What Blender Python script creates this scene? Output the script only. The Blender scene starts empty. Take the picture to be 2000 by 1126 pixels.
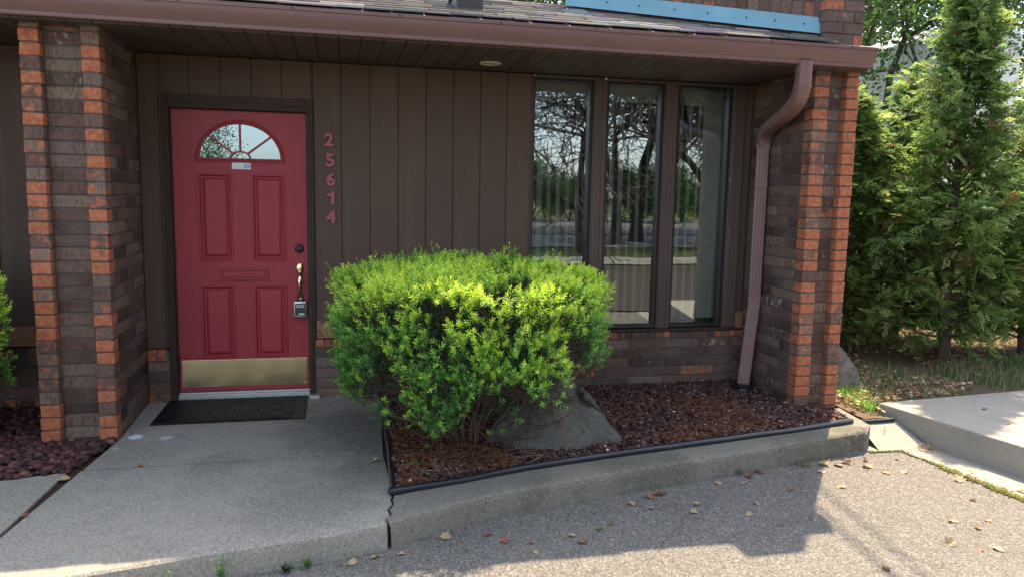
import bpy, bmesh, math, random
import numpy as np
from mathutils import Vector, Matrix, noise as mnoise

random.seed(7); rng = np.random.default_rng(11)
R = math.radians
sc = bpy.context.scene
COL = sc.collection

# ------------------------------------------------------------------ camera
yaw, pitch, roll = 0.224015, -0.124812, 0.019233
_f = Vector((math.sin(yaw)*math.cos(pitch), math.cos(yaw)*math.cos(pitch), math.sin(pitch)))
_r = Vector((math.cos(yaw), -math.sin(yaw), 0)); _u = _r.cross(_f)
_r, _u = math.cos(roll)*_r + math.sin(roll)*_u, -math.sin(roll)*_r + math.cos(roll)*_u
cd = bpy.data.cameras.new('camera'); cam = bpy.data.objects.new('camera', cd); COL.objects.link(cam)
M = Matrix(((_r.x, _u.x, -_f.x, 1.147), (_r.y, _u.y, -_f.y, -5.800), (_r.z, _u.z, -_f.z, 1.488), (0, 0, 0, 1)))
cam.matrix_world = M
cd.sensor_width = 36; cd.lens = 1482.37/2000*36; cd.clip_end = 2000; cd.clip_start = .05
sc.camera = cam

# ------------------------------------------------------------------ light
SUN = Vector((.433, .540, 1)).normalized()
el = math.asin(SUN.z); az = math.atan2(SUN.x, SUN.y)
w = bpy.data.worlds.new('World'); sc.world = w; w.use_nodes = True
nt = w.node_tree; nt.nodes.clear()
sky = nt.nodes.new('ShaderNodeTexSky'); sky.sky_type = 'NISHITA'; sky.sun_disc = False
sky.sun_elevation = el; sky.sun_rotation = az; sky.air_density = 1.0; sky.dust_density = 1.6; sky.ozone_density = 1.0
bg = nt.nodes.new('ShaderNodeBackground'); bg.inputs[1].default_value = .15
wo = nt.nodes.new('ShaderNodeOutputWorld')
hs = nt.nodes.new('ShaderNodeHueSaturation'); hs.inputs['Saturation'].default_value = .66
nt.links.new(sky.outputs[0], hs.inputs['Color']); nt.links.new(hs.outputs[0], bg.inputs[0]); nt.links.new(bg.outputs[0], wo.inputs[0])
sl = bpy.data.lights.new('sun', 'SUN'); sl.energy = 3.8; sl.angle = R(.55); sl.color = (1, .80, .56)
so = bpy.data.objects.new('sun', sl); COL.objects.link(so)
so.rotation_euler = (-SUN).to_track_quat('-Z', 'Y').to_euler(); so.location = (20, 25, 40)
sc.view_settings.view_transform = 'Standard'; sc.view_settings.look = 'None'
sc.view_settings.gamma = 1; sc.view_settings.exposure = 2.05
sc.cycles.max_bounces = 8; sc.cycles.transparent_max_bounces = 16

# ------------------------------------------------------------------ tagging
def tag(o, label=None, cat=None, group=None, kind=None):
    if label: o['label'] = label
    if cat: o['category'] = cat
    if group: o['group'] = group
    if kind: o['kind'] = kind
    return o
def empty(name, loc=(0, 0, 0), rz=0):
    o = bpy.data.objects.new(name, None); COL.objects.link(o); o.location = loc; o.rotation_euler = (0, 0, rz)
    o.empty_display_size = .1
    return o
def link(name, me, mat, parent=None, smooth=False):
    if mat: me.materials.append(mat)
    if smooth: me.polygons.foreach_set('use_smooth', np.ones(len(me.polygons), bool))
    o = bpy.data.objects.new(name, me); COL.objects.link(o)
    if parent:
        o.parent = parent
        o.matrix_parent_inverse = Matrix.Translation(-world_loc(parent)) if any(world_loc(parent)) else Matrix()
    return o
def world_loc(o):
    v = Vector(o.location)
    return v
# all part meshes are written in world coordinates; parents sit at their own base point

def gz(y): return -.05+.017*y          # the terrace (walk, beds) falls slightly away from the wall
ASZ = -.22
# ------------------------------------------------------------------ materials
class N:
    def __init__(s, name):
        s.m = bpy.data.materials.new(name); s.m.use_nodes = True; s.t = s.m.node_tree; s.t.nodes.clear()
        s.out = s.t.nodes.new('ShaderNodeOutputMaterial')
    def n(s, typ, **kw):
        x = s.t.nodes.new('ShaderNode'+typ)
        for k, v in kw.items(): setattr(x, k, v)
        return x
    def l(s, a, b): s.t.links.new(a, b)
    def val(s, inp, v):
        if hasattr(v, 'node'): s.l(v, inp)
        elif isinstance(v, (tuple, list)) and len(v) == 3 and inp.type == 'RGBA': inp.default_value = (*v, 1)
        else: inp.default_value = v
    def pos(s, scale=(1, 1, 1)):
        g = s.n('NewGeometry'); m = s.n('Mapping'); s.l(g.outputs['Position'], m.inputs[0]); m.inputs['Scale'].default_value = scale
        return m.outputs[0]
    def obj(s, scale=(1, 1, 1)):
        g = s.n('TexCoord'); m = s.n('Mapping'); s.l(g.outputs['Object'], m.inputs[0]); m.inputs['Scale'].default_value = scale
        return m.outputs[0]
    def noise(s, co, scale=5, detail=4, rough=.55, dist=0):
        x = s.n('TexNoise'); s.l(co, x.inputs['Vector']); x.inputs['Scale'].default_value = scale
        x.inputs['Detail'].default_value = detail; x.inputs['Roughness'].default_value = rough; x.inputs['Distortion'].default_value = dist
        return x.outputs['Fac']
    def vor(s, co, scale=5, feature='F1', out='Distance'):
        x = s.n('TexVoronoi', feature=feature); s.l(co, x.inputs['Vector']); x.inputs['Scale'].default_value = scale
        return x.outputs[out]
    def ramp(s, fac, *stops):
        x = s.n('ValToRGB'); s.l(fac, x.inputs[0]); e = x.color_ramp.elements
        while len(e) < len(stops): e.new(.5)
        for i, (p, c) in enumerate(stops):
            e[i].position = p; e[i].color = (*c, 1) if isinstance(c, (tuple, list)) else (c, c, c, 1)
        return x.outputs[0]
    def mix(s, fac, a, b, mode='MIX'):
        x = s.n('Mix', data_type='RGBA', blend_type=mode)
        s.val(x.inputs[0], fac); s.val(x.inputs[6], a); s.val(x.inputs[7], b)
        return x.outputs[2]
    def math(s, op, a, b=0, c=0, clamp=False):
        x = s.n('Math', operation=op); x.use_clamp = clamp
        s.val(x.inputs[0], a); s.val(x.inputs[1], b); s.val(x.inputs[2], c)
        return x.outputs[0]
    def step(s, v, lo, hi):
        x = s.n('MapRange'); x.interpolation_type = 'SMOOTHSTEP'; s.val(x.inputs[0], v)
        s.val(x.inputs[1], lo); s.val(x.inputs[2], hi)
        return x.outputs[0]
    def attr(s, name):
        return s.n('Attribute', attribute_name=name)
    def bump(s, h, strength=.3, dist=.01):
        x = s.n('Bump'); s.l(h, x.inputs['Height']); x.inputs['Strength'].default_value = strength; x.inputs['Distance'].default_value = dist
        return x.outputs[0]
    def pbr(s, color, rough=.7, metal=0, normal=None, spec=.5, trans=0, coat=0):
        b = s.n('BsdfPrincipled'); s.val(b.inputs['Base Color'], color); s.val(b.inputs['Roughness'], rough)
        s.val(b.inputs['Metallic'], metal); b.inputs['Specular IOR Level'].default_value = spec
        if coat: b.inputs['Coat Weight'].default_value = coat; b.inputs['Coat Roughness'].default_value = .15
        if normal: s.l(normal, b.inputs['Normal'])
        if trans:
            t = s.n('BsdfTranslucent'); s.val(t.inputs[0], color); mx = s.n('MixShader'); mx.inputs[0].default_value = trans
            s.l(b.outputs[0], mx.inputs[1]); s.l(t.outputs[0], mx.inputs[2]); s.l(mx.outputs[0], s.out.inputs[0])
        else: s.l(b.outputs[0], s.out.inputs[0])
        return b

def simple(name, col, rough=.6, metal=0, var=.25, scale=14, bump=.05, spec=.5, stretch=(1, 1, 1)):
    k = N(name); p = k.pos(stretch); a = k.noise(p, scale, 5)
    c = k.mix(a, tuple(x*(1-var) for x in col), tuple(min(1, x*(1+var)) for x in col))
    k.pbr(c, k.ramp(k.noise(p, scale*2.3, 3), (.3, max(.02, rough-.08)), (.7, min(1, rough+.08))), metal, k.bump(k.noise(p, scale*6, 3), bump, .004), spec)
    return k.m

def mat_brick():
    k = N('brick'); a = k.attr('bk'); sep = k.n('SeparateColor'); k.l(a.outputs['Color'], sep.inputs[0])
    og, wh, rn = sep.outputs
    p = k.pos((1, 1, 1)); ps = k.pos((1, 1, .28))
    base = k.ramp(rn, (0, (.055, .031, .025)), (.3, (.098, .055, .042)), (.55, (.142, .078, .057)), (.8, (.165, .102, .074)), (1, (.215, .145, .105)))
    streak = k.noise(ps, 105, 4, .6)
    base = k.mix(k.math('MULTIPLY', k.step(streak, .42, .66), .8), base, k.mix(.72, base, (.022, .015, .013)))
    base = k.mix(k.math('MULTIPLY', k.step(k.noise(k.pos((1, 1, .35)), 62, 5, .7), .60, .72), .5), base, (.30, .21, .16))
    base = k.mix(k.math('MULTIPLY', k.step(k.noise(p, 3.1, 4), .42, .68), .45), base, (.16, .12, .105))
    ogn = k.noise(k.pos((1, 1, .9)), 19, 3, .5)
    ogm = k.step(k.math('ADD', k.math('MULTIPLY', og, 1.0), ogn), .84, 1.05)
    ogc = k.ramp(k.noise(p, 44, 4), (.3, (.25, .080, .040)), (.5, (.37, .118, .056)), (.75, (.47, .178, .095)))
    ogc = k.mix(k.math('MULTIPLY', k.step(streak, .52, .7), .6), ogc, (.27, .09, .05))
    c = k.mix(ogm, base, ogc)
    wn = k.noise(k.pos((1, 1, .5)), 38, 5, .65)
    whm = k.step(k.math('ADD', wh, wn), .93, 1.16)
    c = k.mix(k.math('MULTIPLY', whm, .8), c, (.52, .47, .42))
    k.pbr(c, .82, 0, k.bump(k.math('ADD', streak, k.noise(p, 160, 3)), .45, .004), .3)
    return k.m
def mat_mortar():
    return simple('mortar', (.098, .080, .068), .95, var=.4, scale=20, bump=.3)
def mat_siding():
    k = N('brown_siding'); p = k.pos((1, 1, .06)); g = k.noise(p, 70, 5, .6); big = k.noise(k.pos(), 1.6, 3)
    a = k.attr('bk'); sep = k.n('SeparateColor'); k.l(a.outputs['Color'], sep.inputs[0])
    c = k.mix(big, (.083, .049, .035), (.117, .073, .053))
    c = k.mix(k.math('MULTIPLY', sep.outputs[2], .35), c, (.075, .052, .043))
    c = k.mix(k.math('MULTIPLY', k.step(g, .55, .75), .35), c, (.055, .038, .032))
    wear = k.step(k.noise(k.pos((1, 1, .12)), 32, 5, .7), .62, .72)
    drip = k.step(k.noise(k.pos((1, 1, .03)), 11, 4, .6), .54, .7)
    c = k.mix(k.math('MULTIPLY', drip, .22), c, (.16, .12, .092))
    c = k.mix(k.math('MULTIPLY', wear, .5), c, (.045, .03, .026))
    k.pbr(c, .66, 0, k.bump(g, .45, .004), .25)
    return k.m
def mat_door():
    k = N('red_door_paint'); p = k.pos(); c = k.mix(k.noise(p, 3, 4), (.275, .026, .036), (.335, .036, .047))
    fade = k.noise(p, 25, 4); c = k.mix(k.math('MULTIPLY', k.step(fade, .6, .8), .2), c, (.33, .09, .1))
    k.pbr(c, k.ramp(fade, (.3, .36), (.7, .52)), 0, k.bump(k.noise(k.pos((1, 1, .08)), 120, 3), .12, .002), .3)
    return k.m
def mat_concrete(name, col, dark=.55, speck=1.0, stain=1.0, spots=()):
    k = N(name); p = k.pos(); big = k.noise(p, .9, 5, .6); mid = k.noise(p, 5, 5, .6)
    c = k.mix(big, tuple(x*.72 for x in col), tuple(x*1.15 for x in col))
    c = k.mix(k.math('MULTIPLY', k.step(mid, .5, .75), .35*stain), c, tuple(x*dark for x in col))
    blot = k.step(k.noise(p, 1.7, 6, .65, .5), .55, .72)
    c = k.mix(k.math('MULTIPLY', blot, .4*stain), c, tuple(x*.5 for x in (col[0], col[1]*.98, col[2]*.9)))
    for (sx_, sy_, rad_, sc_c, amt_) in spots:
        vm = k.n('VectorMath', operation='DISTANCE'); k.l(p, vm.inputs[0]); vm.inputs[1].default_value = (sx_, sy_, gz(sy_))
        dd = k.math('ADD', k.math('DIVIDE', vm.outputs['Value'], rad_), k.math('MULTIPLY', k.math('SUBTRACT', k.noise(p, 2.2/rad_, 5, .65), .5), 1.5))
        c = k.mix(k.math('MULTIPLY', k.math('SUBTRACT', 1.0, k.step(dd, .35 if rad_ > .2 else .75, 1.15 if rad_ > .2 else .9)), amt_), c, sc_c)
    v = k.vor(p, 190, 'F1', 'Color'); vs = k.n('SeparateColor'); k.l(v, vs.inputs[0])
    c = k.mix(k.math('MULTIPLY', k.step(vs.outputs[0], .68, 1.0), .5*speck), c, tuple(min(1, x*1.75) for x in col))
    c = k.mix(k.math('MULTIPLY', k.step(vs.outputs[1], .70, 1.0), .62*speck), c, tuple(x*.30 for x in col))
    k.pbr(c, .88, 0, k.bump(k.math('ADD', k.vor(p, 210), k.math('MULTIPLY', k.noise(p, 60, 4), 1.2)), .5, .004), .25)
    return k.m
def mat_asphalt():
    k = N('worn_asphalt'); p = k.pos(); big = k.noise(p, .55, 6, .65)
    c = k.mix(big, (.094, .089, .080), (.165, .153, .134))
    crk = k.step(k.noise(p, 3.2, 7, .72, .4), .48, .72)
    c = k.mix(k.math('MULTIPLY', crk, .55), c, (.085, .078, .070))
    oil = k.step(k.noise(k.pos((1, .6, 1)), 1.1, 5, .6, .6), .60, .74)
    c = k.mix(k.math('MULTIPLY', oil, .45), c, (.055, .052, .049))
    for sc_, lo, b, amt in ((115, .72, (.36, .33, .28), .5), (230, .66, (.30, .275, .24), .45)):
        v = k.vor(p, sc_, 'F1', 'Color'); vs = k.n('SeparateColor'); k.l(v, vs.inputs[0])
        c = k.mix(k.math('MULTIPLY', k.step(vs.outputs[0], lo, 1.0), amt), c, b)
        c = k.mix(k.math('MULTIPLY', k.step(vs.outputs[1], .64, 1.0), .7), c, (.04, .038, .036))
    w_ = k.n('TexVoronoi', feature='DISTANCE_TO_EDGE'); dn_ = k.n('TexNoise'); dn_.inputs['Scale'].default_value = 3
    pp = k.n('VectorMath', operation='ADD'); sc2 = k.n('VectorMath', operation='SCALE'); sc2.inputs['Scale'].default_value = .35
    k.l(p, dn_.inputs['Vector']); k.l(dn_.outputs['Color'], sc2.inputs[0]); k.l(p, pp.inputs[0]); k.l(sc2.outputs[0], pp.inputs[1]); k.l(pp.outputs[0], w_.inputs['Vector']); w_.inputs['Scale'].default_value = .55
    hair = k.math('MULTIPLY', k.math('SUBTRACT', 1.0, k.step(w_.outputs['Distance'], .0, .006)), k.step(k.noise(p, 1.4, 3), .45, .6))
    c = k.mix(k.math('MULTIPLY', hair, .4), c, (.03, .027, .024))
    k.pbr(c, .9, 0, k.bump(k.math('SUBTRACT', k.math('ADD', k.vor(p, 115), k.vor(p, 230)), hair), .5, .005), .2)
    return k.m
def mat_attr(name, rough=.75, trans=0., spec=.3, var=.3, scale=40):
    k = N(name); a = k.attr('col'); nz = k.noise(k.pos(), scale, 3)
    c = k.mix(1.0, a.outputs['Color'], k.ramp(nz, (.25, 1-var), (.75, 1+var)), 'MULTIPLY')
    k.pbr(c, rough, 0, None, spec, trans)
    return k.m
def mat_glass(refl=.22, tint=(.75, .8, .78), wob=.009, name='window_glass', gl=(.88, .95, 1)):
    k = N(name); g = k.n('BsdfGlossy'); g.inputs['Roughness'].default_value = .0; g.inputs[0].default_value = (*gl, 1)
    k.l(k.bump(k.noise(k.pos(), 2.3, 1), wob, .05), g.inputs['Normal'])
    t = k.n('BsdfTransparent'); t.inputs[0].default_value = (*tint, 1)
    f = k.n('Fresnel'); f.inputs[0].default_value = 1.5
    fac = k.math('ADD', k.math('MULTIPLY', f.outputs[0], 1.0), refl, clamp=True)
    mx = k.n('MixShader'); k.l(fac, mx.inputs[0]); k.l(t.outputs[0], mx.inputs[1]); k.l(g.outputs[0], mx.inputs[2]); k.l(mx.outputs[0], k.out.inputs[0])
    return k.m
def mat_soil(name, a, b, scale=9):
    k = N(name); p = k.pos(); n1 = k.noise(p, scale, 6, .7); n2 = k.noise(p, scale*9, 4, .7)
    c = k.mix(n1, a, b); c = k.mix(k.math('MULTIPLY', k.step(n2, .5, .7), .6), c, tuple(x*.35 for x in a))
    k.pbr(c, .95, 0, k.bump(n2, .8, .02), .1)
    return k.m

BRICK, MORTAR, SIDING, DOOR = mat_brick(), mat_mortar(), mat_siding(), mat_door()
WALK_DARK = (.075, .073, .062)  # darker grey tone for the walkway patches beside the bush
WALK = mat_concrete('walkway_concrete', (.272, .250, .208), spots=((1.28, -.85, .62, WALK_DARK, .75), (1.38, -1.55, .42, WALK_DARK, .6), (.95, -2.05, .38, (.10, .095, .08), .4), (-.05, -1.15, .35, (.13, .12, .10), .35), (.45, -1.36, .22, (.09, .08, .065), .4), (-.11, -.815, .05, (.62, .68, .74), .9), (.075, -.86, .042, (.50, .55, .60), .7), (-.17, -1.02, .018, (.6, .6, .58), .9)))
KERBM = mat_concrete('kerb_concrete', (.185, .168, .134), stain=1.8, spots=((2.9, -1.7, .4, (.08, .075, .055), .6), (4.2, -1.5, .35, (.075, .072, .05), .6), (4.55, -1.42, .16, (.06, .058, .045), .7)))
PADM = mat_concrete('pad_concrete', (.29, .265, .225), speck=.5, stain=.7)
ASPH = mat_asphalt()
BLACKPL = simple('black_plastic', (.012, .014, .018), .32, var=.3, scale=8, bump=.1)
GUTTERM = simple('gutter_brown_metal', (.165, .088, .080), .48, var=.14, scale=4, bump=.04)
TRIM = simple('brown_trim_paint', (.080, .052, .041), .55, var=.25, scale=10, bump=.12, stretch=(1, 1, .15))
FRAMEM = simple('dark_door_frame_paint', (.048, .031, .023), .6, var=.3, scale=12, bump=.12, spec=.2)
SASH = simple('black_sash', (.014, .014, .016), .35, var=.3)
SOFFITM = simple('dark_soffit_boards', (.072, .049, .041), .6, var=.35, scale=8, bump=.12, stretch=(1, .15, 1))
BRASS = None
def mat_brass():
    k = N('polished_brass'); p = k.pos((1, 1, 1)); 
    c = k.mix(k.noise(p, 14, 5), (.78, .62, .32), (.86, .72, .44))
    c = k.mix(k.math('MULTIPLY', k.step(k.noise(k.pos((1, 1, 3)), 9, 6, .7), .55, .85), .35), c, (.42, .33, .18))
    k.pbr(c, k.ramp(k.noise(p, 6, 4), (.3, .14), (.7, .24)), 1.0, k.bump(k.noise(p, 5, 2), .05, .01))
    return k.m
BRASS = mat_brass()
ALU = simple('weathered_aluminium', (.42, .42, .40), .45, .6, var=.2)
DARKMETAL = simple('dark_bronze_metal', (.03, .028, .026), .4, .6)
SILVER = simple('silver_casting', (.45, .47, .50), .35, .8)
BLACKRUB = simple('black_rubber', (.0060, .0065, .008), .6, var=.35, scale=30, bump=.2, spec=.22)
WHITE = simple('white_plastic', (.72, .73, .72), .5, var=.06)
STICKBLUE = simple('blue_print', (.10, .30, .55), .5, var=.1)
STICKGREY = simple('grey_print', (.35, .42, .46), .5, var=.1)
REDNUM = simple('red_number_paint', (.30, .060, .085), .5, var=.15)
BLIND = simple('grey_blind', (.50, .48, .45), .75, var=.12, scale=6)
ROOMM = simple('room_paint', (.10, .09, .08), .9, var=.1)
BLUEFL = simple('blue_painted_flashing', (.15, .31, .38), .5, var=.22, scale=5, bump=.15)
WOODM = None
def mat_wood():
    k = N('bare_wood_patch'); p = k.pos((.25, 1, 1)); g = k.noise(p, 55, 5, .6, .4)
    c = k.mix(g, (.18, .080, .035), (.34, .17, .085)); c = k.mix(k.step(k.noise(k.pos((.4, 1, 1)), 24, 4), .60, .68), c, (.07, .035, .02))
    k.pbr(c, .7, 0, k.bump(g, .3, .003)); return k.m
WOODM = mat_wood()
GLASS = mat_glass(.135, (.80, .83, .81))
DGLASS = mat_glass(.20, (.3, .34, .34), .006, 'door_glass', (.72, .90, 1))
STONE = None
def mat_stone(name, a, b, lich):
    k = N(name); p = k.pos(); c = k.mix(k.noise(p, 5, 7, .7, .6), a, b)
    c = k.mix(k.math('MULTIPLY', k.step(k.noise(p, 3.2, 6, .7, 1), .5, .62), .55), c, tuple(x*.35 for x in a))
    c = k.mix(k.math('MULTIPLY', k.step(k.noise(p, 34, 5, .75), .56, .68), .6), c, lich)
    crk = k.noise(k.pos((1, 1, 2.2)), 6, 8, .75, 1.2)
    c = k.mix(k.math('MULTIPLY', k.step(k.noise(p, 120, 4, .7), .58, .68), .5), c, tuple(x*.3 for x in a))
    k.pbr(c, .8, 0, k.bump(k.math('ADD', crk, k.math('MULTIPLY', k.noise(p, 70, 5, .7), .4)), .95, .11), .25); return k.m
STONE = mat_stone('boulder_stone', (.14, .13, .11), (.25, .235, .20), (.46, .44, .38))
STONE2 = mat_stone('tan_boulder_stone', (.25, .21, .17), (.40, .35, .29), (.5, .46, .4))
ROCKM = mat_attr('lava_rock', .95, 0, .1, .35, 60)
LITTER = mat_attr('plant_litter', .85, .15, .15, .2, 40)
YEW = mat_attr('yew_needles', .48, .30, .4, .12, 20)
THUJA = mat_attr('arborvitae_sprays', .6, .58, .3, .2, 5)
LEAF = mat_attr('broad_leaves', .5, .42, .35, .2, 3)
GRASSM = mat_attr('grass_blades', .6, .4, .3, .2, 9)
BARK = simple('bark', (.085, .060, .045), .9, var=.5, scale=30, bump=.8, stretch=(1, 1, .3))
DBARK = simple('dark_bark', (.045, .036, .030), .9, var=.5, scale=20, bump=.8, stretch=(1, 1, .3))
TWIG = simple('yew_bark', (.070, .044, .032), .85, var=.4, scale=40, bump=.6)
SHINGLE = mat_attr('asphalt_shingles', .92, 0, .2, .45, 160)
GROUND = mat_soil('lawn_ground', (.055, .075, .022), (.10, .115, .045), 3)
SOIL = mat_soil('bed_soil', (.045, .024, .020), (.085, .045, .036))
SOIL2 = mat_soil('leafy_soil', (.11, .075, .045), (.19, .14, .09))
STREET = mat_concrete('street_paving', (.26, .25, .235), speck=.3)
LOTC = mat_concrete('lot_concrete', (.42, .39, .345), speck=.3)
WHITEW = simple('white_wall_paint', (.78, .79, .79), .7, var=.05, scale=2)
GREYW = simple('grey_wall_paint', (.40, .40, .39), .8, var=.1, scale=2)
DARKGL = simple('dark_window', (.02, .025, .03), .1)
ROOFD = simple('dark_roofing', (.07, .065, .06), .9, var=.3, scale=9)
MOSS = mat_attr('moss', .9, .1, .1, .3, 30)

# ------------------------------------------------------------------ mesh helpers
def mesh_np(name, V, F, mat, parent=None, attrs=None, smooth=False):
    """V (n,3); F (m,k) one polygon size, or list of such arrays"""
    V = np.asarray(V, np.float32).reshape(-1, 3)
    Fs = F if isinstance(F, list) else [F]
    Fs = [np.asarray(f, np.int32) for f in Fs if len(f)]
    me = bpy.data.meshes.new(name); me.vertices.add(len(V)); me.vertices.foreach_set('co', V.ravel())
    idx = np.concatenate([f.ravel() for f in Fs]); tot = np.concatenate([np.full(len(f), f.shape[1], np.int32) for f in Fs])
    me.loops.add(len(idx)); me.loops.foreach_set('vertex_index', idx)
    me.polygons.add(len(tot)); st = np.concatenate([[0], np.cumsum(tot)[:-1]]).astype(np.int32)
    me.polygons.foreach_set('loop_start', st)
    if attrs:
        for k, a in attrs.items():
            a = np.asarray(a, np.float32)
            c = np.ones((len(V), 4), np.float32); c[:, :3] = a
            at = me.attributes.new(k, 'FLOAT_COLOR', 'POINT'); at.data.foreach_set('color', c.ravel())
    me.update(calc_edges=True); me.validate()
    return link(name, me, mat, parent, smooth)

class MB:
    def __init__(s): s.v = []; s.f = []; s.a = []; s.n = 0
    def add(s, V, F, att=(0, 0, .5)):
        V = [tuple(p) for p in V]
        s.v += V; s.f += [tuple(i+s.n for i in f) for f in F]; s.a += [att]*len(V); s.n += len(V)
    def box(s, x0, x1, y0, y1, z0, z1, ch=0, att=(0, 0, .5)):
        if ch <= 0:
            V = [(x, y, z) for z in (z0, z1) for y in (y0, y1) for x in (x0, x1)]
            F = [(0, 2, 3, 1), (4, 5, 7, 6), (0, 1, 5, 4), (2, 6, 7, 3), (0, 4, 6, 2), (1, 3, 7, 5)]
            s.add(V, F, att); return
        b = bmesh.new(); r = bmesh.ops.create_cube(b, size=1)
        for v in b.verts: v.co = Vector(((x0+x1)/2+v.co.x*(x1-x0), (y0+y1)/2+v.co.y*(y1-y0), (z0+z1)/2+v.co.z*(z1-z0)))
        bmesh.ops.bevel(b, geom=list(b.edges), offset=ch, segments=2, affect='EDGES', profile=.6)
        b.verts.index_update(); s.add([v.co for v in b.verts], [[v.index for v in f.verts] for f in b.faces], att); b.free()
    def brick(s, o, u, n, a0, a1, z0, z1, depth, att, ch=.004, jit=.0015):
        """a brick whose face lies at o + n*0, running along u from a0 to a1; corners a little uneven"""
        o = np.array(o, float); u = np.array(u, float); n = np.array(n, float); k = np.array((0, 0, 1.))
        off = random.uniform(-jit, jit)
        j = lambda: random.uniform(-jit, jit)
        P = []
        for d, c in ((-depth, 0), (-ch+off, 0), (off, ch)):
            for (a, z) in ((a0+c, z0+c), (a1-c, z0+c), (a1-c, z1-c), (a0+c, z1-c)):
                P.append(o+u*(a+j())+k*(z+j())+n*(d+(j() if d > -.01 else 0)))
        F = []
        for l in (0, 4):
            for i in range(4): F.append((l+i, l+(i+1) % 4, l+4+(i+1) % 4, l+4+i))
        F += [(8, 9, 10, 11), (3, 2, 1, 0)]
        s.add(P, F, att)
    def tube(s, pts, r, sides=10, att=(0, 0, .5), cap=True):
        pts = [Vector(p) for p in pts]; rr = r if isinstance(r, (list, tuple)) else [r]*len(pts)
        up = None; rings = []
        for i, p in enumerate(pts):
            t = (pts[min(i+1, len(pts)-1)]-pts[max(i-1, 0)]).normalized()
            if up is None: up = t.orthogonal().normalized()
            up = (up-t*up.dot(t)).normalized(); w_ = t.cross(up)
            rings.append([p+rr[i]*(math.cos(2*math.pi*k/sides)*up+math.sin(2*math.pi*k/sides)*w_) for k in range(sides)])
        V = [q for r_ in rings for q in r_]; F = []
        for i in range(len(rings)-1):
            for k in range(sides):
                F.append((i*sides+k, i*sides+(k+1) % sides, (i+1)*sides+(k+1) % sides, (i+1)*sides+k))
        if cap: F += [tuple(range(sides))[::-1], tuple((len(rings)-1)*sides+k for k in range(sides))]
        s.add(V, F, att)
    def sweep(s, pts, ups, w_, h_, att=(0, 0, .5), rad=.012, scale=None):
        """rounded-rectangle section swept along pts; ups = direction of the width axis"""
        sec = []
        for cx, cy, a in ((1, 1, 0), (-1, 1, 90), (-1, -1, 180), (1, -1, 270)):
            for t in (0, 45, 90):
                sec.append((cx*(w_/2-rad)+rad*math.cos(R(a+t)), cy*(h_/2-rad)+rad*math.sin(R(a+t))))
        pts = [Vector(p) for p in pts]; V = []; m = len(sec)
        for i, p in enumerate(pts):
            t = (pts[min(i+1, len(pts)-1)]-pts[max(i-1, 0)]).normalized()
            a = Vector(ups[i] if isinstance(ups, list) else ups); a = (a-t*a.dot(t)).normalized(); b = t.cross(a)
            k = scale[i] if scale else 1
            V += [p+a*x*k+b*y*k for x, y in sec]
        F = []
        for i in range(len(pts)-1):
            for k in range(m): F.append((i*m+k, i*m+(k+1) % m, (i+1)*m+(k+1) % m, (i+1)*m+k))
        F += [tuple(range(m))[::-1], tuple((len(pts)-1)*m+k for k in range(m))]
        s.add(V, F, att)
    def prism(s, poly, axis, a0, a1, att=(0, 0, .5)):
        """poly in the two other axes, extruded along axis 0/1/2"""
        def pt(p, a):
            q = list(p); q.insert(axis, a); return tuple(q)
        m = len(poly); V = [pt(p, a0) for p in poly]+[pt(p, a1) for p in poly]
        F = [tuple(range(m))[::-1], tuple(range(m, 2*m))]+[(i, (i+1) % m, m+(i+1) % m, m+i) for i in range(m)]
        s.add(V, F, att)
    def lathe(s, c, axis, prof, sides=24, att=(0, 0, .5), sx=1, sz=1):
        """profile (r, h) turned about an axis through c; h along the axis"""
        ax = Vector(axis).normalized(); a = ax.orthogonal().normalized(); b = ax.cross(a); c = Vector(c); V = []; F = []
        if abs(ax.y) > .9: a = Vector((sx, 0, 0)); b = Vector((0, 0, sz))
        for r, h in prof:
            V += [c+ax*h+r*(math.cos(2*math.pi*k/sides)*a+math.sin(2*math.pi*k/sides)*b) for k in range(sides)]
        for i in range(len(prof)-1):
            for k in range(sides): F.append((i*sides+k, i*sides+(k+1) % sides, (i+1)*sides+(k+1) % sides, (i+1)*sides+k))
        F += [tuple(range(sides))[::-1], tuple((len(prof)-1)*sides+k for k in range(sides))]
        s.add(V, F, att)
    def build(s, name, mat, parent=None, attr=None, smooth=False, fix=True):
        me = bpy.data.meshes.new(name); me.from_pydata(s.v, [], s.f)
        if attr:
            at = me.attributes.new(attr, 'FLOAT_COLOR', 'POINT'); c = np.ones((len(s.v), 4), np.float32); c[:, :3] = np.array(s.a)
            at.data.foreach_set('color', c.ravel())
        if fix:
            b = bmesh.new(); b.from_mesh(me); bmesh.ops.recalc_face_normals(b, faces=b.faces); b.to_mesh(me); b.free()
        o = link(name, me, mat, parent, smooth)
        if smooth:
            me.set_sharp_from_angle(angle=R(38))
        return o


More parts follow.
